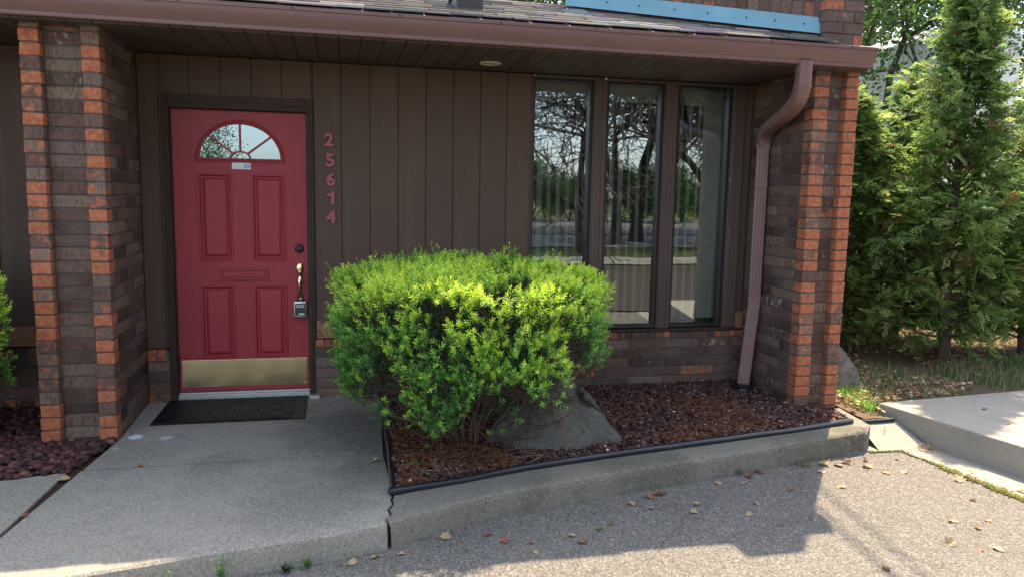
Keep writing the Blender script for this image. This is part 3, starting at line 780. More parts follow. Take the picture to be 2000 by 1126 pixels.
for x in np.arange(-.35, 4.8, .62): sc_ = MB(); sc_.lathe((x, -1.039, 2.532), (0, -1, 0), [(.006, 0), (.006, .003), (.003, .005)], 8); sc_.build('screw', DARKMETAL, gut)
fa_ = MB(); fa_.box(-3.4, 4.815, -.924, -.90, 2.412, 2.556, .003); fa_.build('fascia', TRIM, B)
sp = MB()
for x, z in ((-.10, 2.52), (2.78, 2.536), (2.80, 2.528), (1.2, 2.50)): sp.box(x, x+.012, -1.0415, -1.0385, z, z+.008, .001)

# shingles: overlapping tabs up a 1-in-3 slope
RS = .333
def rz_(y): return 2.560+RS*(y+1.02)
V = []; F = []; A = []; n0 = 0
rows = 10; ex = .128
for r_ in range(rows):
    y0 = -1.035+r_*ex*.95
    x = -3.4-random.random()*.3
    while x < 4.50:
        wd = random.uniform(.10, .34); a, b = x, min(x+wd-.002, 4.50); x += wd
        th_ = random.uniform(.005, .013); j = random.uniform(-.012, .006)
        ya, yb = y0+j, y0+ex*1.3
        za, zb2 = rz_(ya)+.003+th_, rz_(yb)+.002
        P = [(a, ya, za-th_), (b, ya, za-th_), (b, ya, za), (a, ya, za), (b, yb, zb2), (a, yb, zb2)]
        c = random.choice(((.055, .050, .046), (.04, .037, .035), (.080, .072, .066), (.115, .105, .097), (.065, .057, .052)))
        c = tuple(q*random.uniform(.8, 1.2) for q in c)
        V += P; A += [tuple(min(1, q*2.2) for q in c)]*3+[tuple(min(1, q*2.2) for q in c)]+[c, c]; F += [(n0, n0+1, n0+2, n0+3), (n0+3, n0+2, n0+4, n0+5)]; n0 += 6
roof = mesh_np('roof', V, np.array(F), SHINGLE, B, {'col': A})
rf = MB()
rf.prism([(-1.03, 2.545), (0.06, rz_(.06)-.012), (.10, 2.88), (6.3, 2.88), (6.3, 2.45), (-.95, 2.43)], 0, -3.4, 4.48); rf.build('roof_deck', ROOFD, roof)
vt = MB(); vy = -.62; vz = rz_(-.62)
vt.box(1.90, 2.08, -.70, -.42, vz-.03, vz+.085, .006); vt.box(1.885, 2.095, -.72, -.40, vz+.085, vz+.098, .004)
for k in range(8): vt.box(1.915+k*.0195, 1.926+k*.0195, -.706, -.698, vz+.0, vz+.072)
vt.build('roof_vent', simple('vent_metal', (.06, .05, .052), .5), roof)
# angled brick parapet rising from the roof with blue flashing
pa, pb = Vector((4.56, -.775)), Vector((2.86, -.085)); du = (pb-pa).normalized(); dn = Vector((du.y, -du.x))
if dn.y > 0: dn = -dn
L = (pb-pa).length
pm = MB(); o3 = (pa.x, pa.y, 0); u3 = (du.x, du.y, 0); n3 = (dn.x, dn.y, 0)
z = 2.62
lean = .0
for i, (zz, hh) in enumerate(((2.56, .068), (2.64, .24), (2.89, .24))):
    a = 0
    while a < L:
        wd = .078 if hh > .1 else .2
        b = min(a+wd-.008, L)
        k = rndbrick('f'); k = (k[0] if random.random() > .15 else .42, k[1]*.6, min(1, k[2]*.5+.45))
        t_ = a/L; zr = rz_(pa.y+(pb.y-pa.y)*t_)
        z_lo, z_hi = zz+.20*t_, zz+hh+.20*t_
        pm.brick(o3, u3, n3, a, b, z_lo, z_hi, .05, k); a += wd
par = pm.build('brick_parapet', BRICK, B, 'bk')
pc = MB()
c0, c1 = pa-dn*.006, pb-dn*.006; c2, c3 = c1-dn*.22, c0-dn*.22
V = [(c0.x, c0.y, 2.45), (c1.x, c1.y, 2.45), (c2.x, c2.y, 2.45), (c3.x, c3.y, 2.45), (c0.x, c0.y, 3.12), (c1.x, c1.y, 3.3), (c2.x, c2.y, 3.3), (c3.x, c3.y, 3.12)]
pc.add(V, [(0, 1, 2, 3), (4, 5, 6, 7), (0, 1, 5, 4), (1, 2, 6, 5), (2, 3, 7, 6), (3, 0, 4, 7)]); pc.build('mortar', MORTAR, par)
fb_ = MB()
def fpt(t_, up, out): 
    p = pa.lerp(pb, t_)+dn*out; return (p.x, p.y, rz_(pa.lerp(pb, t_).y)+up)
segs = [(-.01, .33), (.325, .66), (.655, 1.02)]
for (t0, t1) in segs:
    n_ = 8; V = []
    for i in range(n_+1):
        t_ = t0+(t1-t0)*i/n_; wv = .004*mnoise.noise(Vector((t_*9, 0, 0)))
        sh = .002 if t0 > .3 else 0
        V += [fpt(t_, .135, .004+sh), fpt(t_, .128, .012+sh), fpt(t_, .02, .032+wv+sh), fpt(t_, .012, .055+wv+sh)]
    F = []
    for i in range(n_):
        for k in range(3): F.append((i*4+k, i*4+k+1, i*4+5+k, i*4+4+k))
    fb_.add(V, F)
fo = fb_.build('flashing', BLUEFL, par, smooth=True)
for t_ in (.08, .19, .30, .45, .58, .72, .85):
    nn = MB(); q = Vector(fpt(t_, .075, .026)); nn.lathe(q, (dn.x, dn.y, .2), [(.006, -.004), (.006, .002), (.002, .004)], 8); nn.build('nail', DARKMETAL, par)
# upper part of the right pier, standing above the roof
up = MB(); uc = MB()
for i in range(10):
    za = 2.425+i*COURSE
    for (a, b) in ([(4.515, 4.66), (4.665, 4.828)] if i % 2 else [(4.515, 4.745), (4.75, 4.828)]):
        k = rndbrick('f'); k = (.5 if random.random() < .25 else 0, k[1], min(1, k[2]*.6+.4)); up.brick((0, PD, 0), (1, 0, 0), (0, -1, 0), a, b-.004, za, za+BRH, .06, k)
    for (a, b) in ((PD+.065, -.60), (-.595, -.40)):
        for sx, n_ in ((4.514, -1), (4.829, 1)): up.brick((sx, 0, 0), (0, 1, 0), (n_, 0, 0), a, b-.004, za, za+BRH, .05, rndbrick('f'))
uc.box(4.521, 4.822, PD+.007, -.40, 2.40, 3.195); upo = up.build('brick_chimney_stack', BRICK, B, 'bk'); uc.build('mortar', MORTAR, upo)
# building shell: side, back and inner walls; unseen wall added at left to block light
sh = MB()
sh.box(4.49, 4.80, .02, 6.2, -.2, 2.44); sh.box(-8, 4.49, 6.0, 6.2, -.2, 2.44); sh.box(-2.25, -1.85, -1.0, -.05, -.2, 2.39); sh.box(-8, -3.2, -.04, .02, -.2, 2.42); sh.box(-8, -7.8, .02, 6.0, -.2, 2.44)
sh.build('outer_wall_and_blocker', MORTAR, B)
rm = MB(); rm.box(-3, 4.485, .05, 5.9, -.06, -.02); rm.box(-3, 4.485, 3.4, 3.5, -.02, 2.43); rm.box(1.6, 1.7, .06, 3.4, -.02, 2.43); rm.box(-3.2, 4.485, .055, .06, .0, .40); rm.box(1.7, 2.58, .055, .07, .4, 2.43)
rm.build('interior', ROOMM, B)

# ---- downspout
ds = MB(); P = [(4.29, -.968, 2.43), (4.29, -.968, 2.37), (4.291, -.966, 2.32)]
def bez(a, b, c, d, n_): 
    a, b, c, d = map(Vector, (a, b, c, d)); return [((1-t)**3)*a+3*t*(1-t)**2*b+3*t*t*(1-t)*c+t**3*d for t in [i/n_ for i in range(n_+1)]]
c1_ = bez((4.291, -.966, 2.30), (4.293, -.955, 2.16), (4.31, -.85, 2.13), (4.335, -.66, 2.075), 22)
c2_ = bez((4.335, -.66, 2.075), (4.375, -.44, 2.02), (4.41, -.30, 2.03), (4.41, -.30, 1.88), 16)
P += c1_[1:]+c2_[1:]
scl = [1, 1, 1]+[1+.10*(i % 2) for i in range(len(P)-3)]
ds.sweep(P, (1, 0, 0), .098, .078, rad=.016, scale=scl)
ds.sweep([(4.41, -.30, 1.905), (4.41, -.30, 1.86)], (1, -.5, 0), .106, .082, rad=.016)
straight = [(4.41, -.30, 1.89), (4.41, -.30, .66)]
ds.sweep(straight, (1, -.5, 0), .096, .072, rad=.012)
ds.sweep([(4.41, -.30, .665), (4.41, -.30, .62), (4.405, -.30, .585), (4.34, -.33, .03), (4.337, -.332, -.02)], (1, -.5, 0), .098, .074, rad=.012)
dso = ds.build('downspout', GUTTERM, B, smooth=True)
rb = MB()
for k in (-.022, 0, .022):       # pressed ribs on the straight pipe
    a = Vector((1, -.5, 0)).normalized(); b = Vector((-.5, -1, 0)).normalized()
    q = Vector((4.41, -.30, 0))+a*k+b*.0365; rb.tube([(q.x, q.y, .67), (q.x, q.y, 1.855)], .004, 6)
rb.build('downspout_rib', GUTTERM, dso)
rb = MB(); rb.sweep([(4.41, -.30, .70), (4.41, -.30, .675)], (1, -.5, 0), .108, .084, rad=.012); rb.build('downspout_strap', GUTTERM, dso)
rb = MB(); rb.sweep([(4.41, -.30, 1.60), (4.41, -.30, 1.575)], (1, -.5, 0), .104, .080, rad=.012); rb.build('downspout_strap', GUTTERM, dso)
dp = MB()
dp.lathe((4.337, -.335, -.10), (0, 0, 1), [(.078, 0), (.084, .02), (.078, .035), (.084, .05), (.078, .065), (.088, .075), (.088, .10), (.074, .102), (.070, .05)], 28)
o = dp.build('drain_pipe', BLACKPL, None, smooth=True); tag(o, 'black round drain pipe collar under the foot of the brown downspout', 'drain pipe')

# =================================================================== THINGS AT THE DOOR
dm = MB(); mx0, mx1, my0, my1 = -.062, .898, -.606, -.035
def mz(y): return gz(y)+.001
Vm = []
bm_ = bmesh.new()
mat_b = MB(); mat_b.box(mx0, mx1, my0, my1, 0, .009, .003)
cell = .0785; nx = int((mx1-mx0-.03)/cell); ny = int((my1-my0-.03)/cell)
for i in range(nx):
    for j in range(ny):
        cx = mx0+.02+(i+.5)*cell; cy = my0+.016+(j+.5)*cell
        for k in (-1, 0, 1):
            if (i+j) % 2: mat_b.box(cx-.037, cx+.037, cy+k*.025-.0085, cy+k*.025+.0085, .008, .0145, .002)
            else: mat_b.box(cx+k*.025-.0085, cx+k*.025+.0085, cy-.037, cy+.037, .008, .0145, .002)
mat_b.v = [(x, y, z+mz(y)) for x, y, z in mat_b.v]
def skew(v):
    x, y, z = v; t = (y-my0)/(my1-my0); return (x+.010*(1-t)*0+(-.012 if x < .4 else .004)*(1-t), y, z)
mat_b.v = [skew(v) for v in mat_b.v]
o = mat_b.build('doormat', BLACKRUB); tag(o, 'black rubber basket weave doormat lying in front of the red door', 'doormat')

lb = empty('lock_box', (.856, -.04, .61)); PW[lb.name] = Vector(lb.location)
tag(lb, 'small grey combination key lock box hanging from the brass door handle', 'lock box')
q = MB(); q.box(.812, .900, -.062, -.018, .553, .668, .008); q.build('case', SILVER, lb, smooth=True)
q = MB(); q.box(.819, .893, -.067, -.0615, .567, .655, .004); q.build('face_plate', simple('dark_face', (.018, .024, .034), .35), lb)
q = MB()
for r_ in range(2):
    for c in range(5): q.box(.830+c*.0115, .8385+c*.0115, -.070, -.0665, .624+r_*.012, .633+r_*.012, .001)
q.build('keypad', SILVER, lb)
q = MB(); q.box(.846, .884, -.0685, -.0665, .572, .581, .0006); q.build('name_plate', WHITE, lb)
q = MB(); q.box(.810, .902, -.060, -.016, .545, .554, .003); q.build('base_cap', BLACKPL, lb)
q = MB(); q.tube([(.838, -.040, .664), (.838, -.040, .692)]+[(.856+.018*math.cos(R(a)), -.040, .695+.022*math.sin(R(a))) for a in range(180, -1, -20)]+[(.874, -.040, .664)], .0055, 10); q.build('shackle', BLACKPL, lb, smooth=True)

# =================================================================== EDGING
def edging(pts, label, r=.021, zoff=.012, step=.06, skirt=.09):
    P = []
    for i in range(len(pts)-1):
        a, b = Vector(pts[i]), Vector(pts[i+1]); n_ = max(1, int((b-a).length/step)); P += [a.lerp(b, k/n_) for k in range(n_)]
    P.append(Vector(pts[-1]))
    Q = [(p.x, p.y, gz(p.y)+zoff+.006*mnoise.noise(Vector((p.x*3, p.y*3, 8)))) for p in P]
    m = MB(); m.tube(Q, r, 12)
    V = []; F = []
    for i, p in enumerate(Q): V += [(p[0], p[1], p[2]-.01), (p[0], p[1], p[2]-skirt)]
    for i in range(len(Q)-1): F.append((2*i, 2*i+1, 2*i+3, 2*i+2))
    m.add(V, F)
    o = m.build('garden_edging', BLACKPL, None, smooth=True); tag(o, label, 'edging'); PW[o.name] = Vector((0, 0, 0)); return o
e1 = edging([(1.405, -1.955), (1.60, -1.905), (1.78, -1.858), (2.184, -1.740), (2.755, -1.622), (3.5, -1.492), (4.15, -1.37), (4.655, -1.262)], 'long black plastic garden edging along the kerb in front of the rock bed')
q = MB(); q.tube([(1.385, -1.960, gz(-1.96)+.012), (1.455, -1.944, gz(-1.94)+.012)], .0255, 12); q.build('coupling', BLACKPL, e1, smooth=True)
edging([(1.410, -1.95), (1.418, -1.6), (1.428, -1.316), (1.432, -.8), (1.438, -.08)], 'black plastic garden edging between the walkway and the rock bed under the bush', .019, .0)
edging([(4.672, -1.245), (4.70, -1.10), (4.745, -.92)], 'short black edging piece from the kerb end to the right brick pier', .012, .0)
edging([(4.80, -1.165), (4.95, -1.165), (5.08, -1.16)], 'short black edging piece beside the corner of the raised concrete pad', .016, -.030, .06, .03)

# =================================================================== STONES
def boulder(name, pts, mat, label, seed, amp=.02):
    b = bmesh.new(); vs = [b.verts.new(p) for p in pts]
    bmesh.ops.convex_hull(b, input=vs)
    for g in [v for v in b.verts if not v.link_faces]: b.verts.remove(g)
    bmesh.ops.bevel(b, geom=list(b.edges), offset=.03, segments=2, affect='EDGES', profile=.5)
    bmesh.ops.triangulate(b, faces=list(b.faces))
    for _ in range(3): 
        long = [e for e in b.edges if e.calc_length() > .035]
        if long: bmesh.ops.subdivide_edges(b, edges=long, cuts=1, use_grid_fill=True); bmesh.ops.triangulate(b, faces=[f for f in b.faces if len(f.verts) > 3])
    bmesh.ops.smooth_vert(b, verts=list(b.verts), factor=.5, use_axis_x=True, use_axis_y=True, use_axis_z=True)
    b.normal_update()
    for v in b.verts:
        n1 = mnoise.fractal(v.co*4+Vector((seed, 0, 0)), .8, 2.1, 6); n2 = mnoise.noise(v.co*26)+1.2*abs(mnoise.noise(v.co*9+Vector((seed, 1, 2))))
        v.co += v.normal*(amp*n1-.006*n2)
    me = bpy.data.meshes.new(name); b.to_mesh(me); b.free()
    o = link(name, me, mat, None, True); tag(o, label, 'boulder'); return o
boulder('boulder', [(2.00, -1.30, -.12), (2.32, -1.50, -.12), (2.64, -1.49, -.12), (2.93, -1.40, -.12), (2.90, -1.02, -.12), (2.5, -.75, -.12), (2.05, -.95, -.12),
        (2.54, -1.13, .36), (2.59, -1.07, .35), (2.45, -1.10, .33), (2.74, -1.20, .17), (2.20, -1.22, .12), (2.62, -.92, .26), (2.12, -1.20, .02), (2.84, -1.3, .03), (2.36, -1.28, .16), (2.58, -1.30, .17)], STONE,
        'large dark grey boulder under the right side of the round bush', 3, .034)
boulder('boulder', [(5.08, -.52, -.12), (5.36, -.50, -.12), (5.42, -.2, -.12), (5.05, -.1, -.12), (5.10, -.42, .26), (5.22, -.36, .30), (5.34, -.38, .12), (5.12, -.16, .25)], STONE2,
        'smaller tan boulder half hidden behind the right brick pier', 11, .014)

# icosahedron stones scattered as gravel
t_ = (1+5**.5)/2
ICO = unit(np.array([(-1, t_, 0), (1, t_, 0), (-1, -t_, 0), (1, -t_, 0), (0, -1, t_), (0, 1, t_), (0, -1, -t_), (0, 1, -t_), (t_, 0, -1), (t_, 0, 1), (-t_, 0, -1), (-t_, 0, 1)]))
ICF = np.array([(0, 11, 5), (0, 5, 1), (0, 1, 7), (0, 7, 10), (0, 10, 11), (1, 5, 9), (5, 11, 4), (11, 10, 2), (10, 7, 6), (7, 1, 8), (3, 9, 4), (3, 4, 2), (3, 2, 6), (3, 6, 8), (3, 8, 9), (4, 9, 5), (2, 4, 11), (6, 2, 10), (8, 6, 7), (9, 8, 1)])
def rocks(name, poly, n, smin, smax, label, pal, lift=.3):
    x0, y0 = np.min(poly, 0); x1, y1 = np.max(poly, 0)
    P = np.stack([rng.uniform(x0, x1, n*3), rng.uniform(y0, y1, n*3)], 1); P = P[inside(P, poly)][:n]; n = len(P)
    s = smin+(smax-smin)*rng.random(n)**1.8
    V = ICO[None]*(1+rng.uniform(-.34, .34, (n, 12, 1)))
    sc3 = s[:, None]*np.stack([rng.uniform(.8, 1.25, n), rng.uniform(.7, 1.1, n), rng.uniform(.5, .9, n)], 1)
    V = V*sc3[:, None]
    a = rng.uniform(0, 6.28, n); c, s_ = np.cos(a)[:, None], np.sin(a)[:, None]
    X = V[..., 0]*c-V[..., 1]*s_; Y = V[..., 0]*s_+V[..., 1]*c
    z = -.05+.017*P[:, 1]+s*lift-.004
    V = np.stack([X+P[:, :1], Y+P[:, 1:], V[..., 2]+z[:, None]], -1)
    F = (ICF[None]+np.arange(n)[:, None, None]*12).reshape(-1, 3)
    pal = np.array(pal); C = pal[rng.integers(0, len(pal), n)]*rng.uniform(.65, 1.35, (n, 1)); C = np.repeat(C, 12, 0)
    o = mesh_np(name, V, F, ROCKM, None, {'col': C}); tag(o, label, 'lava rock', None, 'stuff'); return o
LAVA = [(.072, .034, .029), (.095, .043, .034), (.052, .029, .027), (.125, .060, .046), (.040, .024, .022), (.085, .052, .046), (.14, .09, .075)]
rocks('lava_rock', BEDP, 14000, .008, .021, 'dark maroon crushed lava rock covering the bed at the window wall', LAVA, .35)
rocks('lava_rock', [(-1.6, -.1), (-1.6, -1.45), (-.66, -1.44), (-.30, -1.36), (-.21, -.88), (-.62, -.84), (-.63, -.1)], 3800, .010, .029, 'larger maroon lava rocks in the bed at the foot of the left pier', [(.085, .036, .034), (.11, .045, .040), (.06, .034, .034), (.045, .026, .025), (.13, .062, .052)], .5)

# litter: fallen yew needles and leaf scraps
def litter(name, poly, n, lmin, lmax, wd, pal, label, z=.012, zf=gz, clump=0, cat='litter', tilt=.18):
    x0, y0 = np.min(poly, 0); x1, y1 = np.max(poly, 0)
    P = np.stack([rng.uniform(x0, x1, n*4), rng.uniform(y0, y1, n*4)], 1); P = P[inside(P, poly)]
    if clump:
        d = np.array([mnoise.noise(Vector((p[0]*clump, p[1]*clump, 4))) for p in P]); P = P[d > rng.uniform(-.35, .25, len(P))]
    P = P[:n]; n = len(P)
    a = rng.uniform(0, 6.28, n); l = rng.uniform(lmin, lmax, n); tl = rng.normal(0, tilt, n)
    D = np.stack([np.cos(a)*np.cos(tl), np.sin(a)*np.cos(tl), np.sin(tl)], 1); S = np.stack([-np.sin(a), np.cos(a), rng.normal(0, .3, n)], 1)
    zz = (-.05+.017*P[:, 1] if zf else np.full(n, ASZ))+z*rng.random(n)+.004
    C0 = np.concatenate([P, zz[:, None]], 1); w_ = (wd*rng.uniform(.6, 1.3, n))[:, None]
    V = np.stack([C0-D*l[:, None]/2, C0+S*w_, C0+D*l[:, None]/2, C0-S*w_], 1)
    F = np.arange(n*4).reshape(-1, 4)
    C = np.repeat(np.array(pal)[rng.integers(0, len(pal), n)]*rng.uniform(.7, 1.3, (n, 1)), 4, 0)
    return tag(mesh_np(name, V, F, LITTER, None, {'col': C}), label, cat, None, 'stuff')
RUST = [(.20, .065, .028), (.26, .095, .04), (.14, .05, .026), (.30, .15, .07)]
litter('needle_litter', [(1.45, -1.9), (1.45, -.6), (2.1, -.5), (2.15, -1.72)], 5200, .02, .05, .0022, RUST, 'rusty dead needles lying on the rocks under the round bush', .035, gz, 3)
litter('needle_litter', [(2.9, -1.58), (2.75, -.9), (3.4, -.35), (4.5, -1.0), (4.6, -1.2)], 5200, .015, .04, .0022, RUST, 'rusty dead needles over the lava rock right of the boulder', .03, gz, 2.2)
litter('twig_litter', [(1.45, -1.9), (1.5, -1.5), (2.3, -1.5), (2.7, -1.6)], 150, .08, .22, .0022, [(.28, .2, .13), (.2, .14, .09), (.33, .26, .18)], 'thin dry twigs scattered at the front edge of the rock bed', .03, gz)
litter('leaf_scraps', [(1.45, -1.9), (1.45, -.3), (4.4, -.1), (4.7, -1.2)], 260, .012, .035, .008, [(.42, .30, .16), (.5, .40, .27), (.33, .17, .08), (.55, .5, .42)], 'small pale leaf scraps strewn over the rock bed', .03, gz)
litter('leaf_litter', [(4.86, -1.1), (5.08, -1.1), (5.10, -.9), (6.1, -.75), (7.5, .3), (6.8, 3), (5.0, 2.5), (4.86, .3)], 5200, .02, .07, .013, [(.34, .19, .10), (.45, .30, .18), (.25, .13, .07), (.52, .40, .28), (.20, .13, .08)], 'brown dry leaf litter on the ground beside the right pier', .03, gz, 1.2)
litter('kerb_litter', [(.5, -2.52), (1.4, -2.33), (3.0, -1.86), (4.66, -1.50), (4.66, -1.62), (3.0, -1.95), (1.4, -2.42)], 420, .01, .035, .005, [(.30, .16, .08), (.2, .11, .06), (.12, .09, .06)], 'brown debris gathered along the foot of the kerb', .008, None, 2.5)

# =================================================================== FALLEN LEAVES
def leaf_mesh(kind):
    """broad leaf with lobes, curled about the midrib and along its length"""
    n_ = 12; L = 1.0; V = []; F = []
    for i in range(n_+1):
        t = i/n_; wv = math.sin(math.pi*min(1, t**.75))**.85*(.40+.10*kind)
        if kind == 1: wv *= 1+.38*math.sin(t*17)
        if kind == 2: wv *= .72+.2*math.sin(t*9+1)
        cz = .22*(t-.5)**2*(1+kind)+.05*math.sin(t*5+kind)
        for s_, q in ((-1, 1), (-.5, .35), (0, 0), (.5, .35), (1, 1)):
            V.append((s_*wv*(.9-.2*kind*.3), t-.5, cz+q*wv*(.30+.22*kind)*(1 if s_ > 0 else .7)+.03*math.sin(t*11+s_*3)))
    for i in range(n_):
        for k in range(4): F.append((i*5+k, i*5+k+1, i*5+6+k, i*5+5+k))
    nb = len(V)
    V += [(-.015, -.78, .02), (.015, -.78, .02), (.015, -.48, .03), (-.015, -.48, .03)]; F.append((nb, nb+1, nb+2, nb+3))
    me = bpy.data.meshes.new('leaf'); me.from_pydata(V, [], F); me.polygons.foreach_set('use_smooth', np.ones(len(F), bool)); return me
LMAT = []
for nm, a, b in (('tan_leaf', (.34, .24, .14), (.50, .38, .24)), ('brown_leaf', (.16, .08, .045), (.28, .15, .08)), ('yellow_leaf', (.33, .23, .12), (.47, .36, .20)), ('rust_leaf', (.25, .07, .05), (.38, .15, .08))):
    k = N(nm); c = k.mix(k.noise(k.obj(), 3, 5, .7), a, b); k.pbr(c, .6, 0, None, .3, .25); LMAT.append(k.m)
LM = {}
for kd in range(3):
    for mi, mt in enumerate(LMAT):
        me = leaf_mesh(kd); me.materials.append(mt); LM[(kd, mi)] = me
SHADE = ('curled dry leaf on the shaded asphalt near the kerb', 'leaves on the shaded asphalt')
SUNNY = ('curled dry leaf on the sunlit asphalt by the concrete gutter', 'leaves on the sunlit asphalt')
def leaf(x, y, z, size, kd, mi, grp, lab=None):
    o = bpy.data.objects.new('fallen_leaf', LM[(kd, mi)]); COL.objects.link(o)
    o.location = (x, y, z+size*.05); size *= .82; o.scale = (size,)*3; o.rotation_euler = (random.uniform(-.35, .35), random.uniform(-.35, .35), random.uniform(0, 6.28))
    tag(o, lab or grp[0], 'leaf', grp[1])
for (x, y, s, kd, mi) in ((1.65, -2.23, .075, 1, 2), (1.93, -2.32, .06, 2, 3), (1.86, -2.24, .05, 2, 3), (2.31, -2.40, .065, 1, 1), (1.19, -2.41, .08, 0, 0), (1.30, -2.37, .07, 0, 2), (2.06, -2.36, .045, 0, 1), (2.72, -2.01, .06, 1, 2),
        (2.80, -2.08, .05, 0, 0), (2.94, -1.90, .09, 2, 1), (2.86, -1.93, .07, 1, 3), (3.08, -2.07, .06, 2, 0), (3.02, -2.17, .06, 1, 2), (3.35, -1.80, .06, 0, 0), (1.42, -2.36, .055, 0, 2), (2.28, -2.32, .05, 1, 2), (2.52, -2.22, .045, 2, 1),
        (3.3, -2.25, .05, 1, 2), (3.42, -2.12, .05, 0, 0), (3.72, -1.98, .05, 2, 3), (3.6, -1.73, .08, 2, 1), (3.70, -1.68, .07, 1, 3), (3.52, -1.83, .06, 1, 0), (2.05, -2.46, .04, 0, 2)):
    leaf(x, y, ASZ, s, kd, mi, SHADE)
for (x, y, s, kd, mi) in ((4.20, -1.62, .10, 1, 2), (4.28, -1.66, .085, 0, 2), (4.36, -1.62, .08, 2, 1), (4.45, -1.70, .09, 1, 2), (4.52, -1.60, .06, 2, 1), (4.50, -1.82, .07, 1, 0), (4.62, -1.84, .07, 0, 0), (4.06, -1.98, .07, 0, 2), (4.75, -1.62, .05, 0, 1),
        (4.86, -2.02, .09, 1, 0), (4.98, -2.02, .07, 0, 1), (4.35, -2.52, .07, 1, 2), (4.42, -2.62, .06, 2, 2), (4.12, -2.75, .075, 1, 2), (4.32, -2.85, .07, 0, 0), (4.22, -2.84, .05, 0, 1), (3.62, -2.92, .06, 2, 1), (3.15, -3.05, .05, 0, 1), (4.7, -2.3, .045, 2, 1), (4.55, -2.55, .045, 1, 0), (4.10, -1.74, .07, 0, 0)):
    leaf(x, y, ASZ, s, kd, mi, SUNNY)
PADL = ('dry leaf lying on top of the raised concrete pad', 'leaves on the raised pad')
for (x, y, s, kd, mi) in ((5.75, -1.28, .06, 0, 1), (6.05, -1.45, .08, 1, 1), (5.62, -1.62, .04, 2, 0), (6.5, -1.2, .06, 1, 1)): leaf(x, y, -.02, s, kd, mi, PADL)
STR = ('dry leaf in the concrete gutter beside the raised pad', 'leaves in the concrete gutter')
for (x, y, s, kd, mi) in ((4.97, -1.36, .06, 0, 2), (5.04, -1.92, .05, 0, 2), (4.88, -1.30, .05, 1, 1), (5.08, -2.25, .06, 2, 0)): leaf(x, y, ASZ+.006, s, kd, mi, STR)
WKL = ('small dry leaf lying on the walkway concrete', 'leaves on the walkway')
leaf(-.30, -1.48, gz(-1.48), .085, 0, 2, WKL, 'tan oak leaf lying in the slab joint left of the walkway'); leaf(-.33, -1.93, gz(-1.93), .05, 2, 3, WKL, 'rust coloured leaf in the slab joint nearest the left edge')
leaf(.04, -1.345, gz(-1.35), .05, 2, 3, WKL, 'small rust leaf on the cross joint of the walkway')
leaf(1.33, -1.48, gz(-1.5), .07, 1, 2, WKL, 'yellow leaf beside the edging on the walkway')
leaf(4.70, -1.12, gz(-1.1), .05, 2, 1, STR, 'brown leaf on the kerb end beside the right pier')

# =================================================================== YEW BUSHES
def yew_shoots(P, D, Ls, old, n_need=18, nl=.021, nw=.0030, bright=None):
    """P base points, D directions, Ls lengths -> needle quads + colours"""
    n = len(P); k = np.arange(n_need)
    h = np.where(np.abs(D[:, 2:3]) < .9, np.array([[0, 0, 1.]]), np.array([[1., 0, 0]]))
    a = unit(np.cross(D, h)); b = np.cross(D, a)
    tt = (k+.5)/n_need
    ph = (k*2.4)[None]+rng.uniform(0, 6.28, (n, 1))
    base = P[:, None]+D[:, None]*(tt[None, :, None]*Ls[:, None, None])
    out = a[:, None]*np.cos(ph)[..., None]+b[:, None]*np.sin(ph)[..., None]
    lean = (.45+.9*tt)[None, :, None]
    nd = unit(out+D[:, None]*lean+rng.normal(0, .12, (n, n_need, 3)))
    ln = nl*rng.uniform(.75, 1.2, (n, n_need))*(1-.35*tt[None]**2)
    side = unit(np.cross(nd, D[:, None]+rng.normal(0, .25, (n, n_need, 3))))
    wv = nw*rng.uniform(.8, 1.2, (n, n_need))
    mid = base+nd*(ln*.5)[..., None]; tip = base+nd*ln[..., None]
    V = np.stack([base, mid+side*wv[..., None]/2, tip, mid-side*wv[..., None]/2], 2).reshape(-1, 3)
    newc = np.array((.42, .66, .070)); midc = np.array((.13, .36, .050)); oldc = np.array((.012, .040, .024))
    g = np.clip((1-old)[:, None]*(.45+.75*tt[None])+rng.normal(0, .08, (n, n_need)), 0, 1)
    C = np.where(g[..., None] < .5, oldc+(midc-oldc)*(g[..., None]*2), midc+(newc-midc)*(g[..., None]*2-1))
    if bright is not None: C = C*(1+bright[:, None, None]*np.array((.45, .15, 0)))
    C = np.repeat(C.reshape(-1, 3), 4, 0)
    return V, C
